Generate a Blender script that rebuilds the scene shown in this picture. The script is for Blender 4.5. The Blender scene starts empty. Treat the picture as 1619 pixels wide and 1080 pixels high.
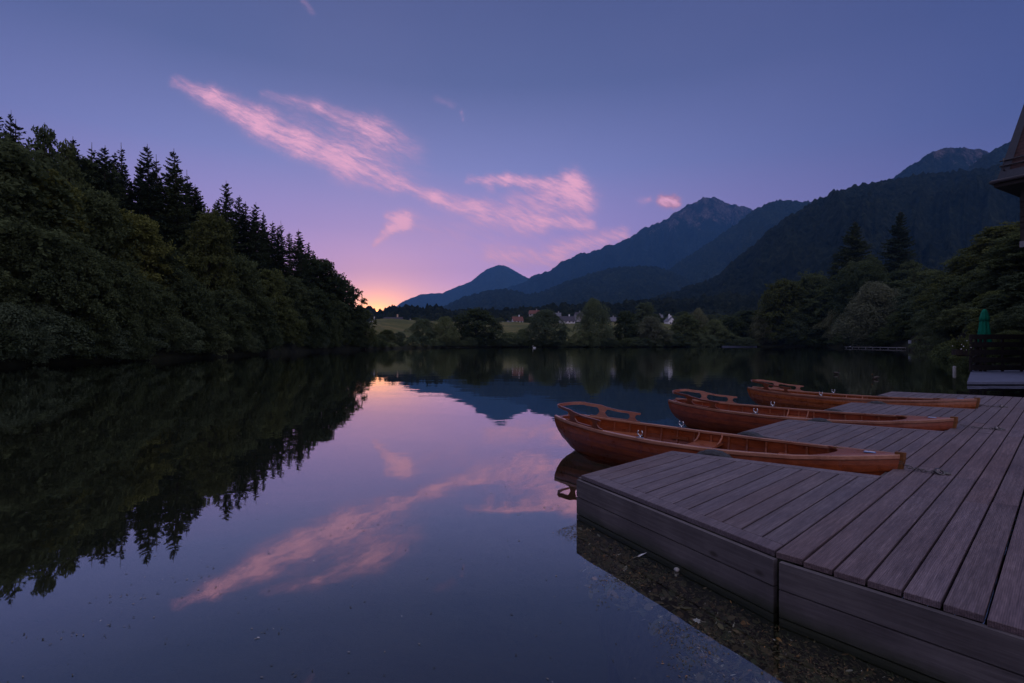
import bpy, bmesh, math, random
import numpy as np
from mathutils import Vector, Matrix
random.seed(7); RNG = np.random.default_rng(11)
R = math.radians
scene = bpy.context.scene
COL = scene.collection

# ------------------------------------------------------------------ camera, exposure
CAMH = 1.6; HORY = 543.5; F = 809.5
cam_d = bpy.data.cameras.new('camera'); cam = bpy.data.objects.new('camera', cam_d); COL.objects.link(cam)
cam.location = (0, 0, CAMH); cam.rotation_euler = (R(90), 0, 0)
cam_d.lens = 18; cam_d.sensor_width = 36; cam_d.shift_y = 3.5/1619
cam_d.clip_start = 0.05; cam_d.clip_end = 60000
scene.camera = cam
scene.view_settings.view_transform = 'Standard'; scene.view_settings.look = 'None'
scene.view_settings.exposure = 0.0; scene.view_settings.gamma = 1
scene.cycles.use_denoising = True
scene.cycles.max_bounces = 6; scene.cycles.diffuse_bounces = 2; scene.cycles.glossy_bounces = 3
scene.cycles.transparent_max_bounces = 6; scene.cycles.transmission_bounces = 2; scene.cycles.volume_bounces = 0
scene.cycles.caustics_reflective = False; scene.cycles.caustics_refractive = False

def lin(r, g, b):
    f = lambda c: (c/255/12.92) if c/255 <= 0.04045 else ((c/255+0.055)/1.055)**2.4
    return (f(r), f(g), f(b), 1)

# ------------------------------------------------------------------ node helper
class NT:
    def __init__(s, nt): s.nt = nt
    def n(s, t, **kw):
        x = s.nt.nodes.new(t)
        for k, v in kw.items():
            if k == 'op': x.operation = v
            elif k == 'ins':
                for kk, vv in v.items(): s.put(x, kk, vv)
            else: setattr(x, k, v)
        return x
    def put(s, node, key, v):
        if isinstance(v, bpy.types.NodeSocket): s.nt.links.new(v, node.inputs[key])
        else: node.inputs[key].default_value = v
    def m(s, op, a, b=0.0, c=None, clamp=False):
        x = s.nt.nodes.new('ShaderNodeMath'); x.operation = op; x.use_clamp = clamp
        s.put(x, 0, a); s.put(x, 1, b)
        if c is not None: s.put(x, 2, c)
        return x.outputs[0]
    def v(s, op, a, b=(0, 0, 0), scale=None):
        x = s.nt.nodes.new('ShaderNodeVectorMath'); x.operation = op
        s.put(x, 0, a)
        if op not in ('LENGTH', 'NORMALIZE', 'SCALE'): s.put(x, 1, b)
        if scale is not None: s.put(x, 3, scale)
        return x.outputs[1] if op in ('LENGTH', 'DOT_PRODUCT', 'DISTANCE') else x.outputs[0]
    def noise(s, vec, scale, detail=4, rough=0.55, dist=0.0, out=0):
        x = s.nt.nodes.new('ShaderNodeTexNoise')
        if vec is not None: s.put(x, 'Vector', vec)
        s.put(x, 'Scale', scale); s.put(x, 'Detail', detail); s.put(x, 'Roughness', rough); s.put(x, 'Distortion', dist)
        return x.outputs[out]
    def ramp(s, fac, stops, interp='LINEAR'):
        x = s.nt.nodes.new('ShaderNodeValToRGB'); s.put(x, 0, fac); cr = x.color_ramp; cr.interpolation = interp
        while len(cr.elements) < len(stops): cr.elements.new(0.5)
        for e, (p, c) in zip(cr.elements, stops):
            e.position = p; e.color = c if len(c) == 4 else (*c, 1)
        return x.outputs[0]
    def mr(s, v, a, b, c=0.0, d=1.0, smooth=False):
        x = s.nt.nodes.new('ShaderNodeMapRange')
        if smooth: x.interpolation_type = 'SMOOTHSTEP'
        s.put(x, 0, v); s.put(x, 1, a); s.put(x, 2, b); s.put(x, 3, c); s.put(x, 4, d)
        return x.outputs[0]
    def mix(s, fac, a, b, blend='MIX'):
        x = s.nt.nodes.new('ShaderNodeMix'); x.data_type = 'RGBA'; x.blend_type = blend
        s.put(x, 0, fac); s.put(x, 6, a); s.put(x, 7, b)
        return x.outputs[2]

# ------------------------------------------------------------------ world: dusk sky
SUN_AZ = math.atan((594-809.5)/F); SUN_EL = R(3.4)
world = bpy.data.worlds.new('World'); scene.world = world; world.use_nodes = True
w = NT(world.node_tree); world.node_tree.nodes.clear()
tc = w.n('ShaderNodeTexCoord').outputs['Generated']
D = w.v('NORMALIZE', tc)
sep = w.n('ShaderNodeSeparateXYZ', ins={0: D})
X_, Y_, Z_ = sep.outputs
zc = w.m('MAXIMUM', Z_, 0.0)
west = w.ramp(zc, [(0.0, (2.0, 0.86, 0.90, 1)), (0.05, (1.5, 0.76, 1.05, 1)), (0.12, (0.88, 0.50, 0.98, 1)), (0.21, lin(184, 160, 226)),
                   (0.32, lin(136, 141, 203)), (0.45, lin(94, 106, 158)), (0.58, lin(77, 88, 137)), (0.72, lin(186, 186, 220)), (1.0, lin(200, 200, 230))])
east = w.ramp(zc, [(0.0, lin(122, 112, 176)), (0.12, lin(104, 106, 170)), (0.3, lin(75, 87, 143)), (0.5, lin(68, 78, 130)), (0.58, lin(66, 78, 130)), (0.72, lin(186, 186, 220)), (1.0, lin(200, 200, 230))])  # both ramps: overhead stops raised out of view as added fill light
# horizontal angle from the sunset
hl = w.m('SQRT', w.m('ADD', w.m('MULTIPLY', X_, X_), w.m('MULTIPLY', Y_, Y_)))
ca = w.m('DIVIDE', w.m('ADD', w.m('MULTIPLY', X_, math.sin(SUN_AZ)), w.m('MULTIPLY', Y_, math.cos(SUN_AZ))), w.m('MAXIMUM', hl, 0.001))
az = w.m('ARCCOSINE', w.m('MINIMUM', ca, 1.0))
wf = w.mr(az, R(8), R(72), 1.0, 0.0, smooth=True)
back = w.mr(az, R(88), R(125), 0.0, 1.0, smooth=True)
east = w.mix(back, east, w.ramp(zc, [(0.0, (0.85, 0.66, 0.86, 1)), (0.3, (0.74, 0.66, 0.92, 1)), (0.6, (0.66, 0.64, 0.90, 1)), (1.0, lin(200, 200, 230))]))  # added brightness behind the camera, fills the surfaces facing it
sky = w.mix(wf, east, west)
sunv = (math.sin(SUN_AZ)*math.cos(SUN_EL), math.cos(SUN_AZ)*math.cos(SUN_EL), math.sin(SUN_EL))
sd = w.v('SUBTRACT', D, sunv)
sds = w.v('MULTIPLY', sd, (0.75, 0.75, 1.25))
dist = w.v('LENGTH', sds)
g1 = w.m('EXPONENT', w.m('MULTIPLY', dist, -14.0))
g2 = w.m('EXPONENT', w.m('MULTIPLY', dist, -42.0))
sky = w.mix(w.m('MULTIPLY', g1, 0.85), sky, (2.1, 0.80, 0.38, 1))
sky = w.mix(w.m('MULTIPLY', g2, 1.0, clamp=True), sky, (5, 2.0, 0.5, 1))
# clouds, laid out on the sky by direction
yp = w.m('MAXIMUM', Y_, 0.05)
A_ = w.m('DIVIDE', X_, yp); E_ = w.m('DIVIDE', Z_, yp)
P0 = w.n('ShaderNodeCombineXYZ', ins={0: A_, 1: E_, 2: 0.0}).outputs[0]
def cn(vec, sc, det, ro): return w.v('SUBTRACT', w.noise(vec, sc, det, ro, out=1), (0.5, 0.5, 0.5))
P1 = w.v('ADD', P0, w.v('MULTIPLY', cn(P0, 9.0, 3, 0.5), (0.024, 0.018, 0)))
P = w.v('ADD', P1, w.v('MULTIPLY', cn(P1, 55.0, 8, 0.78), (0.020, 0.020, 0)))
def pe(x, y): return ((x-809.5)/F, (543.5-y)/F, 0)
strokes = [ # x0,y0,x1,y1,w0,w1,amp0,amp1
 (278,130,335,153,7,11,.35,.8), (335,153,410,192,11,15,.85,1.05), (410,192,480,228,15,16,1.05,1.0), (480,228,545,258,14,19,.95,.8), (545,258,620,284,19,15,.7,.5),
 (415,148,500,168,5,9,.25,.35), (500,168,590,205,9,15,.38,.5), (590,205,655,235,14,16,.5,.25),
 (430,185,600,230,22,26,.12,.24), (560,245,660,275,26,22,.22,.08),
 (620,286,690,312,8,8,.55,.8), (690,312,760,334,9,12,.95,.6), (760,334,850,362,15,12,.55,.5),
 (742,282,800,282,5,7,.5,.95), (800,282,862,288,7,7,1.0,.8), (770,284,778,302,6,5,.5,.2),
 (868,292,905,290,10,13,.7,.95), (905,290,928,322,15,12,1.0,.55), (815,324,915,312,17,20,.45,.8), (840,347,932,354,7,8,.75,.95),
 (614,340,636,350,5,9,.7,1.5), (636,350,618,362,9,7,1.5,1.2), (618,362,596,386,7,4,1.2,.9), (640,352,720,366,16,22,.28,.12), (740,360,850,345,24,20,.12,.25),
 (775,402,880,408,12,13,.7,.75), (880,396,985,368,13,8,.75,.85), (690,392,800,398,20,20,.1,.15),
 (1048,319,1066,321,7,7,1.6,1.6), (1012,320,1026,316,6,4,.22,.3), (729,176,734,188,3,2,.22,.15), (478,2,492,20,4,4,.2,.15), (690,155,715,165,5,5,.1,.1)]
acc = None
for (x0, y0, x1, y1, w0, w1, a0, a1) in strokes:
    A = Vector(pe(x0, y0)); B = Vector(pe(x1, y1)); d = B-A
    q = w.v('SUBTRACT', P, tuple(A))
    t = w.m('MULTIPLY', w.v('DOT_PRODUCT', q, tuple(d)), 1/max(d.length_squared, 1e-9), clamp=True)
    dd = w.v('LENGTH', w.v('SUBTRACT', q, w.v('SCALE', tuple(d), scale=t)))
    ww = w.m('MULTIPLY_ADD', t, (w1-w0)*1.15/F, w0*1.15/F)
    r = w.m('DIVIDE', dd, ww)
    ex = w.m('EXPONENT', w.m('MULTIPLY', w.m('MULTIPLY', r, r), -1.0))
    am = w.m('MULTIPLY', ex, w.m('MULTIPLY_ADD', t, a1-a0, a0))
    acc = am if acc is None else w.m('ADD', acc, am)
# wisps: fibres running down to the right, broken by fine curdled detail
def fibre(rot, sx, sy, sc, dist):
    m_ = w.n('ShaderNodeVectorRotate', rotation_type='Z_AXIS', ins={'Vector': P1, 'Angle': rot}).outputs[0]
    return w.noise(w.v('MULTIPLY', m_, (sx, sy, 1)), sc, 10, 0.72, dist)
f1 = fibre(R(26), 9, 46, 2.0, 0.3); f2 = fibre(R(8), 14, 60, 2.2, 0.4); fin = w.noise(P1, 95.0, 8, 0.75)
tex = w.m('MULTIPLY', w.m('MULTIPLY', w.mr(f1, 0.34, 0.66, 0.15, 1.6), w.mr(f2, 0.34, 0.66, 0.6, 1.3)), w.mr(fin, 0.30, 0.70, 0.88, 1.12))
acc = w.m('DIVIDE', acc, w.m('MULTIPLY_ADD', acc, 0.35, 1.0))
cl = w.m('MULTIPLY', acc, tex)
cl = w.m('ADD', cl, w.m('MULTIPLY', acc, 0.30))
cl = w.m('MULTIPLY', cl, w.mr(Y_, 0.1, 0.3))
cl = w.m('SUBTRACT', 1.0, w.m('EXPONENT', w.m('MULTIPLY', w.m('POWER', cl, 1.35), -1.55)))
ccol = w.ramp(zc, [(0.0, lin(250, 186, 176)), (0.12, lin(244, 180, 206)), (0.28, lin(246, 172, 204)), (0.5, lin(232, 166, 198))])
org = w.m('MULTIPLY', w.mr(A_, 0.26, 0.3), w.mr(A_, 0.32, 0.35, 1, 0))
ccol = w.mix(org, ccol, lin(250, 140, 120))
ccol = w.mix(w.mr(cl, 0.35, 0.9), ccol, (1.12, 0.52, 0.70, 1))
sky = w.mix(w.m('MULTIPLY', cl, 0.95, clamp=True), sky, ccol)
# thin high veil giving the clear part a slow unevenness
veil = w.noise(D, 2.2, 4, 0.5)
sky = w.mix(w.mr(veil, 0.35, 0.75, 0.0, 0.10), sky, lin(150, 140, 190))
# below the horizon
sky = w.mix(w.mr(Z_, -0.02, 0.0, 1.0, 0.0), sky, lin(40, 46, 70))
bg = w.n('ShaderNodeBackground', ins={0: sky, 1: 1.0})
nish = w.n('ShaderNodeTexSky', sky_type='NISHITA', sun_disc=False, sun_elevation=SUN_EL, sun_rotation=SUN_AZ, altitude=500)
bg2 = w.n('ShaderNodeBackground', ins={0: nish.outputs[0], 1: 0.006})
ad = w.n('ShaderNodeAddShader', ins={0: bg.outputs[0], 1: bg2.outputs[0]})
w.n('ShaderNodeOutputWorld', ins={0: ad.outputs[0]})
world.cycles.sampling_method = 'MANUAL'; world.cycles.sample_map_resolution = 512

sun_d = bpy.data.lights.new('sun', 'SUN'); sun = bpy.data.objects.new('sun', sun_d); COL.objects.link(sun)
sun_d.energy = 0.12; sun_d.angle = R(3); sun_d.color = (1, 0.62, 0.42)
LAMP_EL = R(1.6)
sun.rotation_euler = Vector((-sunv[0], -sunv[1], -math.sin(LAMP_EL))).to_track_quat('-Z', 'Y').to_euler()

# ------------------------------------------------------------------ materials
MATS = {}
def mat(name, fn):
    m = bpy.data.materials.new(name); m.use_nodes = True; m.node_tree.nodes.clear()
    t = NT(m.node_tree)
    out = t.n('ShaderNodeOutputMaterial')
    res = fn(t)
    t.put(out, 0, res)
    MATS[name] = m
    return m
def pbsdf(t, color, rough=0.7, spec=0.3, normal=None, metal=0.0, **k):
    b = t.n('ShaderNodeBsdfPrincipled')
    t.put(b, 'Base Color', color); t.put(b, 'Roughness', rough); t.put(b, 'Specular IOR Level', spec); t.put(b, 'Metallic', metal)
    if normal is not None: t.put(b, 'Normal', normal)
    for kk, vv in k.items(): t.put(b, kk, vv)
    return b.outputs[0]
def bump(t, h, strength=0.5, dist=0.01):
    return t.n('ShaderNodeBump', ins={'Height': h, 'Strength': strength, 'Distance': dist}).outputs[0]
def objc(t): return t.n('ShaderNodeTexCoord').outputs['Object']
def simple(name, c, rough=0.7, spec=0.3, var=0.25, scale=6.0, bs=0.2, bd=0.01, metal=0.0):
    def f(t):
        o = objc(t); n = t.noise(o, scale, 5, 0.6)
        c1 = tuple(x*(1-var) for x in c); c2 = tuple(min(1, x*(1+var)) for x in c)
        col = t.ramp(n, [(0.3, (*c1, 1)), (0.7, (*c2, 1))])
        return pbsdf(t, col, rough, spec, bump(t, n, bs, bd), metal)
    return mat(name, f)

def f_deck(t):
    o = objc(t)
    rnd = t.n('ShaderNodeNewGeometry').outputs['Random Per Island']
    off = t.n('ShaderNodeCombineXYZ', ins={0: t.m('MULTIPLY', rnd, 37.0), 1: t.m('MULTIPLY', rnd, 91.0), 2: 0.0}).outputs[0]
    p = t.v('ADD', o, off)
    g = t.noise(t.v('MULTIPLY', p, (60, 2.2, 60)), 1.0, 6, 0.65)
    s = t.noise(t.v('MULTIPLY', p, (5, 1.4, 5)), 1.0, 6, 0.65)
    st = t.noise(t.v('MULTIPLY', p, (1, 0.5, 1)), 26.0, 6, 0.75)
    g2_ = t.noise(t.v('MULTIPLY', p, (150, 9, 150)), 1.0, 4, 0.7)
    base = t.ramp(t.m('ADD', t.m('MULTIPLY_ADD', g, 0.40, t.m('MULTIPLY', s, 0.22)), t.m('MULTIPLY', g2_, 0.38)), [(0.36, (0.060, 0.046, 0.054, 1)), (0.5, (0.125, 0.100, 0.113, 1)), (0.64, (0.225, 0.187, 0.205, 1))])
    tint = t.ramp(rnd, [(0.0, (0.82, 0.79, 0.80, 1)), (0.3, (0.92, 0.91, 0.93, 1)), (0.55, (0.98, 0.90, 0.87, 1)), (0.8, (0.98, 0.98, 1.02, 1)), (1.0, (1.08, 1.07, 1.08, 1))])
    col = t.mix(1.0, base, tint, 'MULTIPLY')
    col = t.mix(t.mr(st, 0.56, 0.72, 0, 0.45), col, (0.09, 0.07, 0.065, 1))
    bl = t.noise(o, 0.9, 4, 0.6)
    col = t.mix(t.mr(bl, 0.40, 0.66, 0, 0.42), col, t.mix(1.0, col, (0.72, 0.56, 0.52, 1), 'MULTIPLY'))
    ux = t.n('ShaderNodeSeparateXYZ', ins={0: o}).outputs[0]
    col = t.mix(t.mr(t.m('ADD', ux, t.m('MULTIPLY', rnd, 0.5)), -1.2, -0.2, 0.0, 0.42), col, t.mix(1.0, col, (1.10, 0.84, 0.82, 1), 'MULTIPLY'))
    wv = t.m('SINE', t.m('MULTIPLY', t.n('ShaderNodeSeparateXYZ', ins={0: o}).outputs[0], 2*math.pi/0.0085))
    col = t.mix(t.mr(wv, -1.0, -0.3, 0.45, 0.0), col, t.mix(1.0, col, (0.45, 0.45, 0.45, 1), 'MULTIPLY'))
    h = t.m('ADD', t.m('MULTIPLY', wv, 0.25), t.m('ADD', g, t.m('MULTIPLY', st, 0.5)))
    return pbsdf(t, col, t.mr(s, 0.3, 0.7, 0.5, 0.75), 0.35, bump(t, h, 0.55, 0.004))
mat('deck_wood', f_deck)
def f_skirt(t):
    o = objc(t)
    rnd = t.n('ShaderNodeNewGeometry').outputs['Random Per Island']
    p = t.v('ADD', o, t.n('ShaderNodeCombineXYZ', ins={0: t.m('MULTIPLY', rnd, 37.0), 1: t.m('MULTIPLY', rnd, 91.0), 2: 0.0}).outputs[0])
    g = t.noise(t.v('MULTIPLY', p, (2.5, 2.5, 60)), 1.0, 6, 0.62)
    s = t.noise(p, 3.0, 5, 0.6)
    col = t.ramp(t.m('MULTIPLY_ADD', g, 0.5, t.m('MULTIPLY', s, 0.5)), [(0.3, (0.048, 0.039, 0.042, 1)), (0.5, (0.096, 0.080, 0.085, 1)), (0.7, (0.155, 0.132, 0.136, 1))])
    vo = t.n('ShaderNodeTexVoronoi', ins={'Vector': t.v('MULTIPLY', p, (2.6, 2.6, 5)), 'Scale': 1.0})
    col = t.mix(t.mr(vo.outputs['Distance'], 0.05, 0.12, 0.8, 0.0), col, (0.03, 0.022, 0.02, 1))
    z = t.n('ShaderNodeSeparateXYZ', ins={0: o}).outputs[2]
    wet = t.mr(t.m('ADD', z, t.m('MULTIPLY', s, 0.10)), 0.08, 0.17, 1.0, 0.0)
    col = t.mix(wet, col, (0.030, 0.032, 0.020, 1))
    return pbsdf(t, col, t.mr(wet, 0, 1, 0.72, 0.4), 0.35, bump(t, t.m('ADD', g, s), 0.5, 0.004))
mat('skirt_wood', f_skirt)
def varnish(name, dark, mid, lite, axis=(1.2, 40, 40), rough=0.28, coat=0.25):
    def f(t):
        o = objc(t)
        rnd = t.n('ShaderNodeNewGeometry').outputs['Random Per Island']
        p = t.v('ADD', o, t.n('ShaderNodeCombineXYZ', ins={0: t.m('MULTIPLY', rnd, 17.0), 1: 0.0, 2: t.m('MULTIPLY', rnd, 7.0)}).outputs[0])
        g = t.noise(t.v('MULTIPLY', p, axis), 1.0, 6, 0.65, 0.3)
        s = t.noise(p, 5.0, 4, 0.6)
        col = t.ramp(t.m('MULTIPLY_ADD', g, 0.65, t.m('MULTIPLY', s, 0.35)), [(0.3, (*dark, 1)), (0.5, (*mid, 1)), (0.7, (*lite, 1))])
        col = t.mix(1.0, col, t.ramp(rnd, [(0, (0.78, 0.74, 0.72, 1)), (1, (1.15, 1.12, 1.05, 1))]), 'MULTIPLY')
        wr = t.noise(o, 2.3, 7, 0.72); col = t.mix(t.mr(wr, 0.5, 0.68, 0, 0.5), col, t.mix(1.0, col, (0.45, 0.42, 0.42, 1), 'MULTIPLY'))
        oi = t.n('ShaderNodeObjectInfo').outputs['Random']; col = t.mix(1.0, col, t.ramp(oi, [(0, (0.72, 0.68, 0.68, 1)), (1, (1.02, 1.0, 1.0, 1))]), 'MULTIPLY')
        return pbsdf(t, col, t.mr(s, 0.3, 0.7, rough-0.05, rough+0.14), 0.4, bump(t, g, 0.12, 0.002), 0.0, **{'Coat Weight': coat, 'Coat Roughness': 0.15})
    return mat(name, f)
varnish('hull_varnish', (0.10, 0.020, 0.006), (0.21, 0.043, 0.011), (0.30, 0.070, 0.019))
varnish('trim_varnish', (0.14, 0.035, 0.014), (0.23, 0.062, 0.024), (0.33, 0.10, 0.042), rough=0.3)
varnish('gunwale_sheen_varnish', (0.24, 0.10, 0.06), (0.36, 0.16, 0.10), (0.48, 0.24, 0.16), rough=0.3, coat=0.5)  # wood tone lightened, the sky's reflection along the rail is in the colour
varnish('bench_varnish', (0.20, 0.055, 0.022), (0.33, 0.10, 0.042), (0.45, 0.15, 0.065), rough=0.3)
varnish('floor_varnish', (0.16, 0.055, 0.035), (0.25, 0.095, 0.06), (0.34, 0.14, 0.09), rough=0.4, coat=0.1)
varnish('stem_wood', (0.12, 0.045, 0.012), (0.20, 0.08, 0.02), (0.3, 0.13, 0.04), rough=0.35)
simple('chrome', (0.62, 0.62, 0.64), 0.22, 0.5, 0.1, 20, 0.05, 0.001, 1.0)
simple('iron', (0.10, 0.09, 0.09), 0.5, 0.4, 0.3, 60, 0.3, 0.002, 0.6)
simple('brass', (0.62, 0.38, 0.10), 0.3, 0.5, 0.15, 30, 0.1, 0.001, 1.0)
simple('plate_white', (0.55, 0.60, 0.72), 0.4, 0.4, 0.1, 8)
simple('plate_blue', (0.10, 0.16, 0.36), 0.4, 0.4, 0.1, 8)
simple('rubber', (0.028, 0.028, 0.032), 0.7, 0.4, 0.3, 40, 0.4, 0.003)
simple('dark_wood', (0.026, 0.02, 0.018), 0.7, 0.25, 0.4, 8, 0.3, 0.005)
simple('fence_wood', (0.024, 0.02, 0.02), 0.7, 0.25, 0.35, 5, 0.3, 0.005)
simple('pale_concrete', (0.09, 0.10, 0.15), 0.8, 0.2, 0.15, 3, 0.3, 0.005)
simple('grey_board', (0.18, 0.17, 0.19), 0.7, 0.2, 0.12, 6)
simple('zinc', (0.035, 0.038, 0.052), 0.5, 0.4, 0.15, 6, 0.1, 0.003)
simple('parasol_green', (0.0, 0.17, 0.095), 0.75, 0.2, 0.2, 5, 0.3, 0.02)
simple('white_render', (0.60, 0.60, 0.63), 0.85, 0.2, 0.08, 2, 0.2, 0.01)
simple('cream_render', (0.52, 0.34, 0.24), 0.85, 0.2, 0.1, 2, 0.2, 0.01)
simple('grey_render', (0.26, 0.25, 0.26), 0.85, 0.2, 0.1, 2, 0.2, 0.01)
simple('stone_grey', (0.35, 0.33, 0.31), 0.85, 0.2, 0.2, 30, 0.4, 0.005)
simple('glass_dark', (0.012, 0.014, 0.02), 0.1, 0.6, 0.1, 2, 0.0)
simple('feather_white', (0.7, 0.7, 0.72), 0.8, 0.2, 0.08, 40)
simple('duck_brown', (0.05, 0.042, 0.036), 0.8, 0.2, 0.4, 30)
simple('bill_orange', (0.6, 0.22, 0.03), 0.5, 0.3, 0.1, 20)
simple('leaf_pale', (0.22, 0.22, 0.20), 0.7, 0.3, 0.25, 60)
simple('stem_pale', (0.3, 0.28, 0.22), 0.7, 0.3, 0.2, 60)
def f_tiles(t):
    o = objc(t); z = t.n('ShaderNodeSeparateXYZ', ins={0: o}).outputs[2]
    wv = t.m('FRACT', t.m('MULTIPLY', z, 1/0.17))
    n = t.noise(t.v('MULTIPLY', o, (5, 5, 6)), 1.0, 3, 0.6)
    col = t.ramp(n, [(0.3, (0.035, 0.018, 0.018, 1)), (0.7, (0.09, 0.042, 0.038, 1))])
    col = t.mix(t.mr(wv, 0.0, 0.3, 0.8, 0.0), col, (0.01, 0.008, 0.008, 1))
    return pbsdf(t, col, 0.6, 0.3, bump(t, wv, 0.6, 0.03))
mat('roof_tiles', f_tiles)
def roofm(name, c):
    def f(t):
        o = objc(t); z = t.n('ShaderNodeSeparateXYZ', ins={0: o}).outputs[2]
        wv = t.m('FRACT', t.m('MULTIPLY', z, 4.0)); n = t.noise(o, 1.5, 5, 0.65)
        col = t.ramp(n, [(0.3, tuple(x*0.7 for x in c)), (0.7, tuple(x*1.3 for x in c))])
        return pbsdf(t, col, 0.75, 0.25, bump(t, wv, 0.5, 0.04))
    return mat(name, f)
roofm('far_roof_dark', (0.05, 0.045, 0.06)); roofm('far_roof_red', (0.13, 0.055, 0.045)); roofm('far_roof_grey', (0.12, 0.12, 0.14))

def leafm(name, dark, lite, trans=0.35):
    def f(t):
        o = objc(t); oi = t.n('ShaderNodeObjectInfo').outputs['Random']
        rnd = t.n('ShaderNodeNewGeometry').outputs['Random Per Island']
        n = t.noise(o, 6.0, 3, 0.6)
        k = t.m('ADD', t.m('MULTIPLY', rnd, 0.25), t.m('MULTIPLY', n, 0.7))
        col = t.ramp(k, [(0.15, (*dark, 1)), (0.85, (*lite, 1))])
        tint = t.ramp(oi, [(0.0, (0.62, 0.68, 0.70, 1)), (0.35, (0.88, 0.92, 0.92, 1)), (0.7, (1.08, 1.10, 1.0, 1)), (1.0, (1.35, 1.30, 1.0, 1))])  # farthest hull: the warm light on it is put into the varnish colour
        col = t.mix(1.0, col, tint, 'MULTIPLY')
        d = t.n('ShaderNodeBsdfDiffuse', ins={0: col}).outputs[0]
        tr = t.n('ShaderNodeBsdfTranslucent', ins={0: col}).outputs[0]
        return t.n('ShaderNodeMixShader', ins={0: trans, 1: d, 2: tr}).outputs[0]
    return mat(name, f)
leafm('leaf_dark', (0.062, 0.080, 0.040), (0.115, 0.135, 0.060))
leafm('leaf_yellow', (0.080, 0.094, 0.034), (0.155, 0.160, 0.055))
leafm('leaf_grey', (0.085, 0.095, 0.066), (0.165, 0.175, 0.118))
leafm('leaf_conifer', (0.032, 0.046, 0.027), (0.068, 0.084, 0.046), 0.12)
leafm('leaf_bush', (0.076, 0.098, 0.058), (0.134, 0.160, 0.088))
simple('bark', (0.055, 0.045, 0.035), 0.9, 0.1, 0.4, 12, 0.5, 0.02)
simple('pale_bark', (0.11, 0.095, 0.075), 0.9, 0.1, 0.3, 12, 0.5, 0.02)

def f_ground(t):
    g = t.n('ShaderNodeNewGeometry').outputs['Position']
    sx = t.n('ShaderNodeSeparateXYZ', ins={0: g})
    n = t.noise(g, 0.05, 6, 0.6); n2 = t.noise(g, 0.8, 6, 0.7)
    soil = t.ramp(n2, [(0.3, (0.008, 0.009, 0.005, 1)), (0.7, (0.026, 0.026, 0.013, 1))])
    mead = t.ramp(t.m('MULTIPLY_ADD', n, 0.7, t.m('MULTIPLY', n2, 0.3)), [(0.38, (0.055, 0.065, 0.018, 1)), (0.5, (0.085, 0.085, 0.025, 1)), (0.62, (0.16, 0.125, 0.045, 1))])
    # meadow on the open far bank, forest floor elsewhere
    a = t.m('DIVIDE', sx.outputs[0], t.m('MAXIMUM', sx.outputs[1], 1.0))
    mk = t.m('MULTIPLY', t.mr(a, -0.30, -0.27), t.mr(a, 0.40, 0.46, 1, 0))
    mk = t.m('MULTIPLY', mk, t.mr(sx.outputs[2], 0.6, 1.4))
    mk = t.m('MULTIPLY', mk, t.mr(sx.outputs[1], 150, 170))
    col = t.mix(mk, soil, mead)
    return pbsdf(t, col, 0.95, 0.1, bump(t, n2, 0.5, 0.05))
mat('ground_mat', f_ground)
def f_mount(rock_z, rock_w, dark=1.0, bd=14.0):
    def f(t):
        g = t.n('ShaderNodeNewGeometry'); pos = g.outputs['Position']
        z = t.n('ShaderNodeSeparateXYZ', ins={0: pos}).outputs[2]
        n = t.noise(t.v('MULTIPLY', pos, (1, 1, 0.35)), 0.008, 10, 0.8); f2 = t.noise(pos, 0.045, 6, 0.78)
        sl = t.n('ShaderNodeSeparateXYZ', ins={0: g.outputs['Normal']}).outputs[2]
        fo = t.ramp(t.m('MULTIPLY_ADD', f2, 0.6, t.m('MULTIPLY', n, 0.4)), [(0.38, (0.006*dark, 0.011*dark, 0.008*dark, 1)), (0.52, (0.034*dark, 0.046*dark, 0.024*dark, 1)), (0.64, (0.095*dark, 0.11*dark, 0.055*dark, 1))])
        rk = t.ramp(t.m('MULTIPLY_ADD', f2, 0.4, t.m('MULTIPLY', n, 0.6)), [(0.44, (0.012, 0.014, 0.014, 1)), (0.52, (0.085, 0.066, 0.064, 1)), (0.60, (0.24, 0.18, 0.17, 1))])
        mk = t.mr(t.m('ADD', t.m('MULTIPLY_ADD', t.m('SUBTRACT', n, 0.5), rock_w*7, z), t.m('MULTIPLY', t.m('SUBTRACT', 0.80, sl), rock_w*1.5)), rock_z, rock_z+rock_w*0.7)
        return pbsdf(t, t.mix(mk, fo, rk), 0.95, 0.05, bump(t, t.m('MULTIPLY_ADD', n, 3.0, f2), 1.0, bd))
    return f
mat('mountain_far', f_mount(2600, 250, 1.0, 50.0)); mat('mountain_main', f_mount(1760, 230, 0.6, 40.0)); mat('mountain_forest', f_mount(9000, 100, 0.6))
mat('mountain_east', f_mount(1440, 110, 0.6, 25.0)); mat('wooded_hill', f_mount(9000, 100, 0.6))
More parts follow.
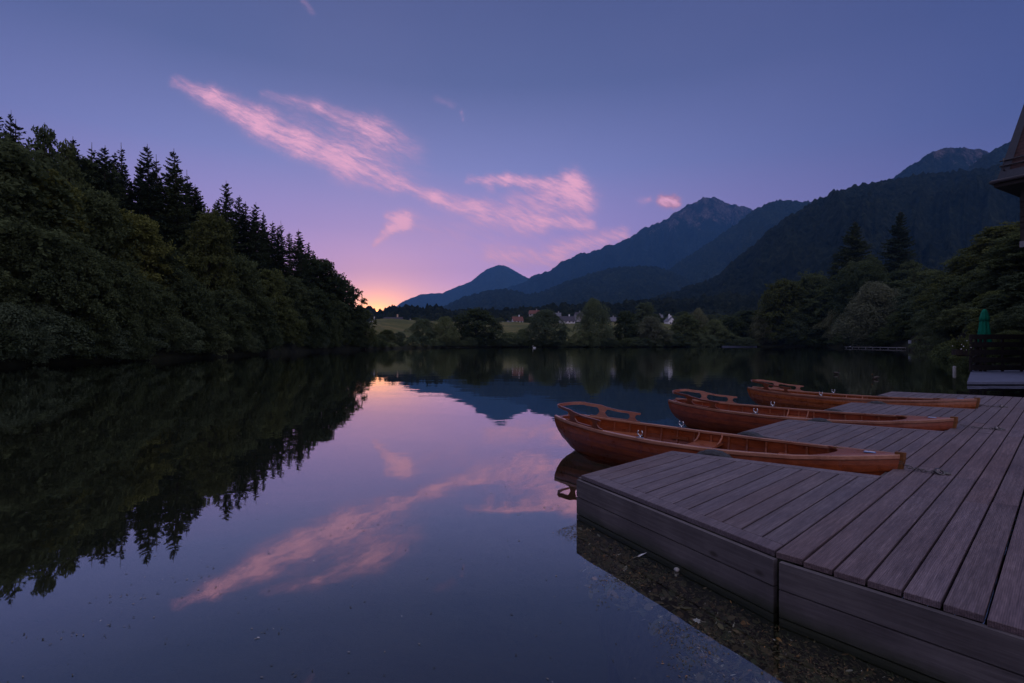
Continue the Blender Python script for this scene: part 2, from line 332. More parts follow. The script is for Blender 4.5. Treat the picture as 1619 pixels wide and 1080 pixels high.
def f_water(t):
    g = t.n('ShaderNodeNewGeometry'); pos = g.outputs['Position']
    big = t.noise(t.v('MULTIPLY', pos, (0.35, 0.8, 1)), 1.0, 3, 0.5)
    fine = t.noise(t.v('MULTIPLY', pos, (1, 1.6, 1)), 2.2, 3, 0.6)
    patch = t.noise(t.v('MULTIPLY', pos, (0.012, 0.03, 1)), 1.0, 3, 0.5)
    sy = t.n('ShaderNodeSeparateXYZ', ins={0: pos}).outputs[1]
    ruf = t.m('MULTIPLY', t.mr(patch, 0.44, 0.62, 0.25, 1.4), t.mr(sy, 6, 60, 0.25, 1.0))
    h = t.m('ADD', t.m('MULTIPLY', big, 0.0045), t.m('MULTIPLY', t.m('MULTIPLY', fine, 0.0030), ruf))
    nrm = t.n('ShaderNodeBump', ins={'Height': h, 'Strength': 1.0, 'Distance': 1.0}).outputs[0]
    lw = t.n('ShaderNodeLayerWeight', ins={'Blend': 0.5}).outputs['Facing']
    fac = t.m('MULTIPLY_ADD', t.m('POWER', lw, 2.5), 0.91, 0.06)
    gl = t.n('ShaderNodeBsdfGlossy', ins={'Color': (0.93, 0.93, 0.93, 1), 'Roughness': 0.015, 'Normal': nrm}).outputs[0]
    tr = t.n('ShaderNodeBsdfTransparent', ins={0: (0.82, 0.85, 0.78, 1)}).outputs[0]
    return t.n('ShaderNodeMixShader', ins={0: fac, 1: tr, 2: gl}).outputs[0]
mat('water_mat', f_water)
def debm(name, stops):
    def f(t):
        rnd = t.n('ShaderNodeNewGeometry').outputs['Random Per Island']
        return pbsdf(t, t.ramp(rnd, stops, 'CONSTANT'), 0.7, 0.3)
    return mat(name, f)
debm('weed_mat', [(0, (0.062, 0.055, 0.024, 1)), (0.35, (0.085, 0.062, 0.03, 1)), (0.6, (0.036, 0.042, 0.016, 1)), (0.84, (0.13, 0.078, 0.038, 1)), (0.965, (0.34, 0.17, 0.06, 1)), (0.985, (0.36, 0.33, 0.28, 1))])
debm('float_mat', [(0, (0.03, 0.028, 0.024, 1)), (0.45, (0.16, 0.14, 0.125, 1)), (0.7, (0.07, 0.06, 0.045, 1)), (0.9, (0.42, 0.40, 0.40, 1))])

# ------------------------------------------------------------------ object helpers
def tag(o, label=None, cat=None, group=None, kind=None):
    if label: o['label'] = label
    if cat: o['category'] = cat
    if group: o['group'] = group
    if kind: o['kind'] = kind
    return o
def empty(name, loc=(0, 0, 0), rz=0):
    o = bpy.data.objects.new(name, None); COL.objects.link(o); o.location = loc; o.rotation_euler = (0, 0, rz); o.empty_display_size = 0.2
    return o
def link(name, me, parent=None, loc=None):
    o = bpy.data.objects.new(name, me); COL.objects.link(o)
    if parent: o.parent = parent
    if loc: o.location = loc
    return o
def kids(o): return [c for c in ALLCH.get(o.name, [])]
def copy_tree(o, parent=None):
    c = o.copy(); COL.objects.link(c); c.parent = parent
    for ch in list(o.children): copy_tree(ch, c)
    return c
class MB:
    def __init__(s): s.v = []; s.f = []; s.sm = []
    def add(s, vs, fs, smooth=False):
        b = len(s.v); s.v += [tuple(x) for x in vs]; s.f += [tuple(b+i for i in f) for f in fs]; s.sm += [smooth]*len(fs)
    def box(s, c, size, M=None):
        x, y, z = size[0]/2, size[1]/2, size[2]/2
        vs = [Vector((sx*x, sy*y, sz*z)) for sx in (-1, 1) for sy in (-1, 1) for sz in (-1, 1)]
        if M is not None: vs = [M @ v for v in vs]
        vs = [v+Vector(c) for v in vs]
        s.add(vs, [(0, 1, 3, 2), (4, 6, 7, 5), (0, 4, 5, 1), (2, 3, 7, 6), (0, 2, 6, 4), (1, 5, 7, 3)])
    def prism(s, poly, z0, z1, ch=0.0):
        """poly: list of (x,y) ccw; extruded with an optional small top chamfer"""
        n = len(poly)
        c = Vector((sum(p[0] for p in poly)/n, sum(p[1] for p in poly)/n))
        rings = [[(p[0], p[1], z0) for p in poly], [(p[0], p[1], z1-ch) for p in poly]]
        if ch > 0:
            ins = []
            for i in range(n):
                a = Vector(poly[i-1]); b = Vector(poly[i]); d = Vector(poly[(i+1) % n])
                e1 = (b-a).normalized(); e2 = (d-b).normalized()
                n1 = Vector((-e1.y, e1.x)); n2 = Vector((-e2.y, e2.x)); k = (n1+n2); k = k/max(0.3, k.length_squared)*2
                ins.append((b.x+k.x*ch, b.y+k.y*ch, z1))
            rings.append(ins)
        vs = [v for r in rings for v in r]; fs = []
        for k in range(len(rings)-1):
            for i in range(n):
                j = (i+1) % n; fs.append((k*n+i, k*n+j, (k+1)*n+j, (k+1)*n+i))
        fs.append(tuple(range((len(rings)-1)*n, len(rings)*n))); fs.append(tuple(reversed(range(n))))
        s.add(vs, fs)
    def tube(s, pts, rad, seg=8, closed=False, smooth=True, scale=None):
        pts = [Vector(p) for p in pts]; n = len(pts)
        rads = rad if isinstance(rad, (list, tuple)) else [rad]*n
        vs = []; up = Vector((0, 0, 1))
        for i, p in enumerate(pts):
            if closed: d = pts[(i+1) % n]-pts[i-1]
            else: d = pts[min(i+1, n-1)]-pts[max(i-1, 0)]
            d.normalize()
            a = d.cross(up)
            if a.length < 1e-3: a = d.cross(Vector((1, 0, 0)))
            a.normalize(); b = a.cross(d)
            for k in range(seg):
                an = 2*math.pi*k/seg
                vs.append(p+(a*math.cos(an)+b*math.sin(an))*rads[i])
        fs = []
        for i in range(n if closed else n-1):
            j = (i+1) % n
            for k in range(seg):
                l = (k+1) % seg; fs.append((i*seg+k, i*seg+l, j*seg+l, j*seg+k))
        if not closed: fs.append(tuple(reversed(range(seg)))); fs.append(tuple(range((n-1)*seg, n*seg)))
        s.add(vs, fs, smooth)
    def lathe(s, prof, seg=16, c=(0, 0, 0), fold=None, smooth=True):
        vs = []; n = len(prof)
        for (r, z) in prof:
            for k in range(seg):
                a = 2*math.pi*k/seg; rr = r*(fold(a, z) if fold else 1)
                vs.append((c[0]+rr*math.cos(a), c[1]+rr*math.sin(a), c[2]+z))
        fs = [(i*seg+k, i*seg+(k+1) % seg, (i+1)*seg+(k+1) % seg, (i+1)*seg+k) for i in range(n-1) for k in range(seg)]
        fs.append(tuple(reversed(range(seg)))); fs.append(tuple(range((n-1)*seg, n*seg)))
        s.add(vs, fs, smooth)
    def sweep(s, path, sec, smooth=False, closed_sec=True):
        """path: list of (pos, side, up) frames, sec: function(i)->list of (a,b) offsets"""
        n = len(path); m = len(sec(0)); vs = []
        for i, (p, a, b) in enumerate(path):
            for (x, y) in sec(i): vs.append(Vector(p)+Vector(a)*x+Vector(b)*y)
        fs = [(i*m+k, i*m+(k+1) % m, (i+1)*m+(k+1) % m, (i+1)*m+k) for i in range(n-1) for k in range(m if closed_sec else m-1)]
        if closed_sec: fs.append(tuple(reversed(range(m)))); fs.append(tuple(range((n-1)*m, n*m)))
        s.add(vs, fs, smooth)
    def mesh(s, name, m):
        me = bpy.data.meshes.new(name); me.from_pydata([tuple(v) for v in s.v], [], s.f)
        me.polygons.foreach_set('use_smooth', s.sm)
        me.materials.append(MATS[m] if isinstance(m, str) else m); me.update()
        bm = bmesh.new(); bm.from_mesh(me); bmesh.ops.recalc_face_normals(bm, faces=bm.faces); bm.to_mesh(me); bm.free()
        return me
    def build(s, name, m, parent=None, loc=None):
        return link(name, s.mesh(name, m), parent, loc)
def np_mesh(name, verts, quads, m, smooth=False):
    me = bpy.data.meshes.new(name); nv = len(verts); nf = len(quads); k = quads.shape[1]
    me.vertices.add(nv); me.vertices.foreach_set('co', np.ascontiguousarray(verts, dtype=np.float32).ravel())
    me.loops.add(nf*k); me.loops.foreach_set('vertex_index', np.ascontiguousarray(quads, dtype=np.int32).ravel())
    me.polygons.add(nf); me.polygons.foreach_set('loop_start', np.arange(0, nf*k, k, dtype=np.int32))
    me.polygons.foreach_set('loop_total', np.full(nf, k, dtype=np.int32))
    if smooth: me.polygons.foreach_set('use_smooth', np.ones(nf, dtype=bool))
    me.materials.append(MATS[m]); me.update(calc_edges=True); me.validate()
    return me
def hash2(ix, iy, s):
    h = (ix.astype(np.int64)*374761393+iy.astype(np.int64)*668265263+s*1442695041) & 0xffffffff
    h = ((h ^ (h >> 13))*1274126177) & 0xffffffff
    return ((h ^ (h >> 16)) & 0xffffff)/float(0xffffff)
def vnoise(x, y, s=0):
    ix = np.floor(x); iy = np.floor(y); fx = x-ix; fy = y-iy
    fx = fx*fx*(3-2*fx); fy = fy*fy*(3-2*fy)
    a = hash2(ix, iy, s); b = hash2(ix+1, iy, s); c = hash2(ix, iy+1, s); d = hash2(ix+1, iy+1, s)
    return (a*(1-fx)+b*fx)*(1-fy)+(c*(1-fx)+d*fx)*fy
def fbm(x, y, o=5, s=0, ridged=False):
    v = 0; a = 0.5; tot = 0
    for i in range(o):
        n = vnoise(x*2**i+17.3*i, y*2**i+9.1*i, s+i)
        if ridged: n = 1-abs(2*n-1)
        v = v+a*n; tot += a; a *= 0.5
    return v/tot
def grid_quads(nr, nc):
    i = np.arange(nr-1)[:, None]*nc+np.arange(nc-1)[None, :]
    return np.stack([i, i+1, i+nc+1, i+nc], -1).reshape(-1, 4)

# ------------------------------------------------------------------ lake shore and ground
def pxa(px): return (px-809.5)/F
SH = [(-200, 26), (-100, 31), (0, 36.5), (100, 41), (200, 47), (300, 57.5), (400, 74), (500, 103), (570, 136), (622, 170), (700, 215), (800, 235), (900, 237), (1000, 235),
      (1100, 250), (1200, 250), (1300, 235), (1400, 176), (1450, 138), (1500, 104), (1530, 72), (1560, 40), (1590, 29)]
def shoreY(px): return float(np.interp(px, [s[0] for s in SH], [s[1] for s in SH]))
shore = [(pxa(p)*y, y) for p, y in SH]
UH = Vector((0.677, -0.736)).normalized(); VH = Vector((0.736, 0.677)).normalized()
def uv(u, v, z=0.0): p = UH*u+VH*v; return Vector((p.x, p.y, z))
shore += [(28.6, 27.6), (25.2, 22.6), (28, 17.0), (24, 12), tuple(uv(1.4, 16.6)[:2]), tuple(uv(1.4, 10)[:2]), tuple(uv(1.4, 3.2)[:2]),
          (2.2, 0.9), (-1, 1.1), (-6, 0.2), (-14, 1.5), (-22, 8), (-29, 17)]
PC = np.array([-2.0, 12.0])
dens = []
for i in range(len(shore)):
    a = np.array(shore[i]); b = np.array(shore[(i+1) % len(shore)])
    for t in np.linspace(0, 1, 24, endpoint=False): dens.append(a*(1-t)+b*t)
dens = np.array(dens)-PC
th = np.arctan2(dens[:, 1], dens[:, 0]); rr = np.hypot(dens[:, 0], dens[:, 1]); o_ = np.argsort(th); th = th[o_]; rr = rr[o_]
th = np.concatenate([th-2*np.pi, th, th+2*np.pi]); rr = np.concatenate([rr]*3)
def shore_r(t): return np.interp(t, th, rr)
def ground_z(X, Y):
    X = np.asarray(X, float); Y = np.asarray(Y, float)
    dx = X-PC[0]; dy = Y-PC[1]; t = np.arctan2(dy, dx); r = np.hypot(dx, dy); sr = shore_r(t)
    q = (r-sr)
    a = X/np.maximum(Y, 0.5)
    q = q + np.where(sr > 30, (fbm(X*0.25, Y*0.25, 3, 5)-0.5)*2.0, 0)
    left = np.clip((-0.24-a)/0.08, 0, 1); left = np.where(Y < 10, np.where(X < -5, 1, 0), left)
    right = np.clip((a-0.45)/0.1, 0, 1); right = np.where(Y < 28, 0, right)
    far = np.clip(1-left-right, 0, 1); far = np.where(Y < 100, 0, far); near = np.clip(1-left-right-far, 0, 1)
    qq = np.maximum(q, 0)
    hl_ = 0.25*np.minimum(qq*3, 1)+0.38*np.minimum(qq, 45)*(1-0.35*np.minimum(qq, 45)/45)
    hr_ = 0.25*np.minimum(qq*3, 1)+0.30*np.minimum(qq, 70)*(1-0.3*np.minimum(qq, 70)/70)
    hf = 0.45*np.minimum(qq, 1)+0.10*np.minimum(qq, 190)
    hn = 0.30*np.minimum(qq*2, 1)+0.01*np.minimum(qq, 60)
    h = left*hl_+right*hr_+far*hf+near*hn
    h = h+np.where(qq > 1.5, (fbm(X*0.06, Y*0.06, 4, 9)-0.5)*np.minimum(qq*0.1, 2.5)*np.where(near > 0.5, 0.1, 1), 0)
    bed = -np.minimum(0.06+0.42*np.maximum(-q, 0), 2.6)
    return np.where(q > 0, h, bed)
def gz(x, y): return float(ground_z(np.array([x]), np.array([y]))[0])
ta = np.linspace(-np.pi, np.pi, 721)
fr = np.concatenate([np.linspace(0.0, 0.97, 30), np.linspace(0.975, 1.06, 14)])
ex = np.concatenate([[1.07, 1.09, 1.12, 1.16, 1.21, 1.27, 1.34, 1.42, 1.52], 1.52*np.geomspace(1.12, 60, 42)])
rows = np.concatenate([fr, ex])
TT, FF = np.meshgrid(ta, rows)
RR_ = shore_r(TT)*FF
RR_ = np.where(FF > 50, np.maximum(RR_, 14000), RR_)
GX = PC[0]+RR_*np.cos(TT); GY = PC[1]+RR_*np.sin(TT); GZ = ground_z(GX, GY)
me = np_mesh('ground', np.stack([GX, GY, GZ], -1).reshape(-1, 3), grid_quads(len(rows), len(ta))[:, ::-1], 'ground_mat', True)
tag(link('ground', me), kind='structure')
wv_ = [(-600, -60, 0), (700, -60, 0), (700, 500, 0), (-600, 500, 0)]
wb = MB(); wb.add(wv_, [(0, 1, 2, 3)]); wo = wb.build('water', 'water_mat'); tag(wo, kind='structure')

# ------------------------------------------------------------------ mountains (real ridges at their distances)
def ridge(name, prof, Dr, Df, Db, z_foot, m, step=1.2, rows_f=220, amp=0.10, rough=1.0, seed=0, tree=0.0, nscale=1.0, kpow=1.0, gul=0.0):
    px = np.arange(prof[0][0], prof[-1][0]+step, step)
    ys = np.interp(px, [p[0] for p in prof], [p[1] for p in prof])
    # a little roughness on the crest
    ys = ys + ((fbm(px*0.045, px*0+seed, 3, seed)-0.5)*5.0+(fbm(px*0.16, px*0+seed, 5, seed+5)-0.5)*4.2)*rough
    e = (HORY-ys)/F; a = pxa(px)
    dr = np.interp(px, [prof[0][0], prof[-1][0]], Dr if isinstance(Dr, tuple) else (Dr, Dr))
    s = np.concatenate([np.linspace(0, 1, rows_f), 1+np.linspace(0.02, 1, 30)])
    S, Ai = np.meshgrid(s, np.arange(len(px)), indexing='ij')
    drr = dr[Ai]; sf = np.minimum(S, 1); sb = np.maximum(S-1, 0)
    Yd = Df+(drr-Df)*sf+sb*Db
    Xd = a[Ai]*Yd
    zr = (e*dr+CAMH)[Ai]
    base = np.where(S <= 1, z_foot+(zr-z_foot)*(sf**kpow), zr*(1-sb**0.9)-50*sb)
    nscale_g = 2.2
    win = np.sin(np.pi*np.clip(S, 0, 1)**0.8)**0.7
    win = np.where(S > 1, 0.5*np.minimum(sb*3, 1), win*0.95)
    L = (dr.mean()-Df)*0.55*nscale
    nz = fbm(Xd/L, Yd/L, 7, seed+3, True)-0.62+0.35*(fbm(Xd/L*3.1+5, Yd/L*1.6, 6, seed+31, True)-0.62)
    # gullies and spurs running down the slope
    pw = px[Ai]*0.011*nscale_g+0.9*fbm(px[Ai]*0.02, S*2.2, 3, seed+50)
    gl_ = fbm(pw, S*1.1+seed, 6, seed+60, True)-0.60
    gwin = np.sin(np.pi*np.clip(S, 0, 1)**0.85)**0.6*(S <= 1)
    zl = np.minimum(zr*1.15, zr.max())
    Z = base+nz*zl*amp*win*2+gl_*zl*gul*gwin
    if tree: Z = Z+tree*(vnoise(Xd/(tree*0.55), Yd/(tree*0.55), seed)**1.5)*np.clip(S*6, 0, 1)
    return tag(link(name, np_mesh(name, np.stack([Xd, Yd, Z], -1).reshape(-1, 3), grid_quads(len(s), len(px))[:, ::-1], m, False)), kind='structure')
ridge('mountain_far_peak', [(560, 540), (585, 515), (612, 492), (640, 475), (665, 466), (700, 462), (725, 452), (745, 445), (760, 432), (775, 424), (790, 420), (805, 423), (820, 432), (835, 440), (870, 446), (920, 470), (1000, 520)],
      11500, 7600, 3000, -20, 'mountain_far', 1.2, 160, 0.07, 0.6, 1, kpow=1.25, gul=0.14)
ridge('mountain_main_peak', [(700, 520), (760, 480), (810, 452), (835, 441), (850, 432), (870, 427), (880, 420), (900, 410), (925, 402), (950, 394), (975, 382), (1000, 370), (1030, 358), (1055, 345), (1066, 337), (1080, 330), (1100, 320),
      (1118, 313), (1130, 313), (1145, 320), (1165, 322), (1180, 326), (1192, 333), (1210, 345), (1250, 365), (1330, 400)], (8200, 7200), 4900, 2500, -20, 'mountain_main', 0.9, 260, 0.11, 1.5, 2, kpow=1.3, gul=0.34)
ridge('mountain_shoulder', [(1000, 470), (1050, 432), (1090, 405), (1150, 366), (1192, 335), (1215, 322), (1235, 318), (1280, 320), (1330, 330), (1420, 350), (1500, 380)], 4600, 3000, 2500, -20, 'mountain_forest', 1.2, 160, 0.09, 0.5, 3, 26, kpow=1.1, gul=0.16)
ridge('mountain_foothill', [(640, 520), (690, 492), (730, 474), (770, 461), (800, 459), (830, 466), (860, 462), (890, 450), (930, 436), (960, 427), (1000, 422), (1040, 425), (1080, 440), (1120, 452), (1180, 470), (1260, 500)], (4400, 3400), 1900, 1500, -20, 'mountain_forest', 1.2, 170, 0.10, 0.5, 4, 24, kpow=1.1, gul=0.12)
ridge('mountain_rock_peak', [(1340, 330), (1380, 305), (1415, 282), (1440, 261), (1458, 251), (1475, 241), (1500, 235), (1525, 234), (1550, 238), (1565, 242), (1600, 250), (1700, 270)], 4000, 2700, 2000, -20, 'mountain_east', 1.2, 150, 0.07, 0.9, 5, 14, kpow=1.2, gul=0.2)
ridge('mountain_east_slope', [(1480, 330), (1520, 280), (1550, 252), (1565, 243), (1590, 230), (1619, 213), (1680, 190), (1800, 160), (2100, 150), (2600, 200)], 2900, 1500, 2000, -20, 'mountain_forest', 1.5, 200, 0.08, 0.6, 6, 20, kpow=1.1, gul=0.14)
ridge('forested_mountain', [(960, 500), (1020, 480), (1080, 462), (1130, 444), (1150, 427), (1175, 404), (1200, 382), (1240, 350), (1270, 332), (1290, 320), (1320, 305), (1350, 298), (1400, 290), (1430, 282), (1480, 276), (1560, 270), (1650, 250), (1800, 240), (2200, 260), (2800, 330)],
      (1700, 2300), 620, 1200, 0, 'mountain_forest', 1.0, 420, 0.12, 0.7, 7, 18, 0.8, 1.15, gul=0.16)
ridge('wooded_foreland', [(640, 505), (700, 498), (800, 494), (860, 490), (920, 486), (1000, 482), (1080, 478), (1140, 474), (1200, 470), (1280, 470), (1400, 480)], 900, 560, 500, 10, 'wooded_hill', 0.9, 150, 0.10, 1.4, 8, 12, 0.5, kpow=1.0, gul=0.0)
ridge('wooded_ridge', [(380, 492), (480, 486), (540, 488), (575, 491), (595, 493), (612, 490), (640, 488), (680, 488), (720, 494), (780, 500), (860, 506)], 900, 650, 400, 8, 'wooded_hill', 0.9, 110, 0.08, 2.2, 9, 10, 0.5)

# ------------------------------------------------------------------ trees
def leaf_quads(C, size, nrm, aspect=0.7, rnd=0.6):
    """C (n,3) centres, nrm (n,3) preferred normals"""
    n = len(C); N = nrm+RNG.normal(0, rnd, (n, 3)); N /= np.linalg.norm(N, axis=1, keepdims=True)+1e-9
    A = np.cross(N, RNG.normal(0, 1, (n, 3))); A /= np.linalg.norm(A, axis=1, keepdims=True)+1e-9
    B = np.cross(N, A); s = (size*RNG.uniform(0.6, 1.35, n))[:, None]
    v = np.stack([C-A*s, C-B*s*aspect, C+A*s, C+B*s*aspect], 1)
    return v.reshape(-1, 3)
def quads_of(nv): return np.arange(nv).reshape(-1, 4)
def make_broad(name, seed, H=1.0, wid=0.36, base=0.12, nclump=70, nleaf=150, flat=0.5, cs=0.105, leaf=0.014, mt='leaf_dark', droop=0.02, sparse_top=0.0, lobes=5):
    rg = np.random.default_rng(seed); V = []; cl = []
    ph = rg.uniform(0, 6.28, 4)
    for i in range(nclump):
        z = base+(1-base)*(0.04+0.90*((i+0.5)/nclump))
        tt = (z-base)/(1-base)
        prof = math.sin(math.pi*min(1, (tt*0.90+0.10))**0.75)**0.8
        an = i*2.39996+rg.uniform(-0.4, 0.4)
        lob = 1+0.20*math.sin(lobes*an/2+ph[0]+4*tt)+0.12*math.sin(3*an+ph[1]+7*tt)
        rad = wid*prof*lob*rg.uniform(0.72, 1.02)
        if rg.random() < 0.30: rad *= rg.uniform(0.2, 0.7)
        c = np.array([rad*math.cos(an), rad*math.sin(an), z-cs*0.3])
        size = cs*rg.uniform(0.7, 1.25)*(1-0.35*tt*sparse_top)
        cl.append((c, size))
        k = int(nleaf*(1-0.6*sparse_top*tt))
        ns = 7; kk = max(6, k//ns)
        for q in range(ns):
            a2 = an+rg.normal(0, 0.75) if q < 5 else rg.uniform(0, 6.28)
            Ls = size*rg.uniform(0.7, 1.30); up = rg.uniform(-0.05, 0.75 if tt > 0.6 else 0.45)
            sv = rg.uniform(0, 1, kk)**0.75
            lat = rg.normal(0, 1, kk)*(0.30*(1-sv)+0.07)*Ls
            org_ = c+rg.normal(0, size*0.35, 3)*np.array([1, 1, flat*1.3])
            Pp = np.stack([org_[0]+sv*Ls*math.cos(a2)-lat*math.sin(a2), org_[1]+sv*Ls*math.sin(a2)+lat*math.cos(a2),
                           org_[2]+Ls*(up*sv-(0.45+droop*6)*sv**2)+rg.normal(0, 0.10*size*flat*2, kk)-0.12*np.abs(lat)], 1)
            V.append(leaf_quads(Pp, leaf, np.array([[0.3*math.cos(a2), 0.3*math.sin(a2), 0.8]]).repeat(kk, 0), 0.6, 0.5))
    V = np.concatenate(V)
    crown = np_mesh(name+'_crown', V*H, quads_of(len(V)), mt)
    t = MB(); t.tube([(0, 0, -0.06), (0.004, 0.002, base*0.7), (0.01, -0.005, 0.35), (0.0, 0.008, 0.62), (0.0, 0.0, 0.86)], [0.026, 0.019, 0.014, 0.008, 0.002], 8)
    for c, size in cl[::3]:
        z0 = max(base*0.6, c[2]-0.16-0.25*math.hypot(c[0], c[1]))
        t.tube([(0, 0, z0), (c[0]*0.45, c[1]*0.45, (z0*0.6+c[2]*0.4)), (c[0]*0.97, c[1]*0.97, c[2])], [0.008, 0.005, 0.0015], 5)
    return crown, t.mesh(name+'_trunk', 'bark'), wid*2*1.05
def make_willow(name, seed, H=1.0, wid=0.36, base=0.12, nclump=70, nleaf=150, flat=0.5, cs=0.105, leaf=0.014, mt='leaf_dark', droop=0.02, sparse_top=0.0, lobes=5):
    rg = np.random.default_rng(seed); V = []; cl = []
    ph = rg.uniform(0, 6.28, 4)
    for i in range(nclump):
        z = base+(1-base)*(0.04+0.90*((i+0.5)/nclump))
        tt = (z-base)/(1-base)
        prof = math.sin(math.pi*min(1, (tt*0.90+0.10))**0.75)**0.8
        an = i*2.39996+rg.uniform(-0.4, 0.4)
        lob = 1+0.20*math.sin(lobes*an/2+ph[0]+4*tt)+0.12*math.sin(3*an+ph[1]+7*tt)
        rad = wid*prof*lob*rg.uniform(0.72, 1.02)
        if rg.random() < 0.30: rad *= rg.uniform(0.2, 0.7)
        c = np.array([rad*math.cos(an), rad*math.sin(an), z-cs*0.3])
        size = cs*rg.uniform(0.7, 1.25)*(1-0.35*tt*sparse_top)
        cl.append((c, size))
        k = int(nleaf*(1-0.6*sparse_top*tt))
        d = rg.normal(0, 1, (k, 3)); d /= np.linalg.norm(d, axis=1, keepdims=True)
        d[:, 2] = np.where(d[:, 2] < -0.2, -d[:, 2], d[:, 2])
        rr2 = size*rg.uniform(0.5, 1.0, (k, 1))**0.5
        rr2 *= (1+0.18*np.sin(5*np.arctan2(d[:, 1:2], d[:, 0:1])+i))
        Pp = c+d*rr2*np.array([1, 1, flat])
        hr = np.hypot(Pp[:, 0]-c[0], Pp[:, 1]-c[1]); Pp[:, 2] -= droop*(hr/size)**2
        V.append(leaf_quads(Pp, leaf, d*0.9+np.array([0, 0, 0.45])))
    V = np.concatenate(V)
    crown = np_mesh(name+'_crown', V*H, quads_of(len(V)), mt)
    t = MB(); t.tube([(0, 0, -0.06), (0.004, 0.002, base*0.7), (0.01, -0.005, 0.35), (0.0, 0.008, 0.62), (0.0, 0.0, 0.86)], [0.026, 0.019, 0.014, 0.008, 0.002], 8)
    for c, size in cl[::3]:
        z0 = max(base*0.6, c[2]-0.16-0.25*math.hypot(c[0], c[1]))
        t.tube([(0, 0, z0), (c[0]*0.45, c[1]*0.45, (z0*0.6+c[2]*0.4)), (c[0]*0.97, c[1]*0.97, c[2])], [0.008, 0.005, 0.0015], 5)
    return crown, t.mesh(name+'_trunk', 'bark'), wid*2*1.05
def make_conifer(name, seed, wid=0.17, whorls=34, per=7, sparse=0.0, leaf=0.0068, base=0.10, mt='leaf_conifer'):
    rg = np.random.default_rng(seed); V = []; t = MB()
    t.tube([(0, 0, -0.05), (0, 0, 0.3), (0.002, 0, 0.7), (0, 0, 1.0)], [0.014, 0.011, 0.006, 0.0012], 7)
    for i in range(whorls):
        tt = (i/whorls)**0.9
        z0w = base+(0.985-base)*tt
        for k in range(per if tt < 0.85 else max(4, per-2)):
            an = rg.uniform(0, 6.28); z0 = min(0.99, z0w+rg.normal(0, 0.009))
            Lb = wid*((1-tt)**0.85*rg.uniform(0.45, 1.15)+0.045)*(1 if rg.random() > sparse*0.4 else 0.35)
            if Lb < 0.012: continue
            n = max(12, int(270*Lb/wid*(1-0.4*sparse)))
            s = rg.uniform(0.06, 1, n)**0.8
            up = 0.10+0.35*tt
            zz = z0+Lb*(up*s-0.55*(1-tt*0.7)*s**1.6+0.18*s**4)
            sp = (0.24*(1-s)+0.05)*Lb*rg.normal(0, 1, n)*0.75
            hang = -np.abs(rg.normal(0, 1, n))*0.05*Lb*(1-0.4*tt)*3.0*(1-s*0.5)
            ca_, sa_ = math.cos(an), math.sin(an)
            C = np.stack([s*Lb*ca_-sp*sa_, s*Lb*sa_+sp*ca_, zz+hang*0.5], 1)
            V.append(leaf_quads(C, leaf*rg.uniform(0.8, 1.2), np.array([[0, 0, 1.0]]).repeat(n, 0)+rg.normal(0, 0.3, (n, 3)), 0.42, 0.45))
            if k % 2 == 0: t.tube([(0, 0, z0), (ca_*Lb*0.5, sa_*Lb*0.5, z0+Lb*(up*0.5-0.15)), (ca_*Lb*0.95, sa_*Lb*0.95, z0+Lb*(up*0.9-0.35*(1-tt*0.7)))], [0.003, 0.0018, 0.0006], 4)
    V = np.concatenate(V)
    return np_mesh(name+'_crown', V, quads_of(len(V)), mt), t.mesh(name+'_trunk', 'bark'), wid*2
PROTO = {
 'B1': make_broad('broadleaf', 1, wid=0.33, base=0.04, nclump=130, nleaf=300, flat=0.50, cs=0.105, leaf=0.0125, droop=0.04),
 'B2': make_broad('broadleaf', 2, wid=0.27, base=0.05, nclump=130, nleaf=280, flat=0.52, cs=0.09, leaf=0.0115, droop=0.035, lobes=4),
 'B3': make_broad('broadleaf', 3, wid=0.40, base=0.0, nclump=140, nleaf=300, flat=0.58, cs=0.115, leaf=0.0125, droop=0.035, lobes=6),
 'BT': make_broad('broadleaf', 4, wid=0.24, nclump=100, nleaf=230, flat=0.42, cs=0.082, leaf=0.011, droop=0.01, sparse_top=1.0),
 'W1': make_willow('willow', 5, wid=0.36, base=0.0, nclump=50, nleaf=700, flat=0.85, cs=0.15, leaf=0.0095, droop=0.05, mt='leaf_grey', lobes=4),
 'W2': make_willow('willow', 6, wid=0.32, base=0.0, nclump=56, nleaf=620, flat=0.85, cs=0.135, leaf=0.0095, droop=0.05, mt='leaf_grey', lobes=6),
 'S1': make_willow('shrub', 7, wid=0.55, base=0.0, nclump=55, nleaf=190, flat=0.6, cs=0.17, leaf=0.018, droop=0.05, mt='leaf_bush'),
 'S2': make_willow('shrub', 8, wid=0.70, base=0.0, nclump=60, nleaf=190, flat=0.55, cs=0.19, leaf=0.019, droop=0.06, mt='leaf_bush', lobes=7),
 'C1': make_conifer('conifer', 11, 0.20, 44, 8, 0.15),
 'C2': make_conifer('conifer', 12, 0.25, 40, 8, 0.4),
 'C3': make_conifer('conifer', 13, 0.17, 44, 6, 0.8),
 'CW': make_conifer('conifer', 14, 0.30, 46, 10, 0.0, 0.0075),
}
KNAME = {'B': 'broadleaf_tree', 'W': 'willow_tree', 'S': 'shrub', 'C': 'conifer_tree'}
KCAT = {'B': 'tree', 'W': 'tree', 'S': 'shrub', 'C': 'tree'}
MC = {}
def crown_mesh(k, m):
    if m is None: return PROTO[k][0]
    if (k, m) not in MC:
        c = PROTO[k][0].copy(); c.materials.clear(); c.materials.append(MATS[m]); MC[(k, m)] = c
    return MC[(k, m)]
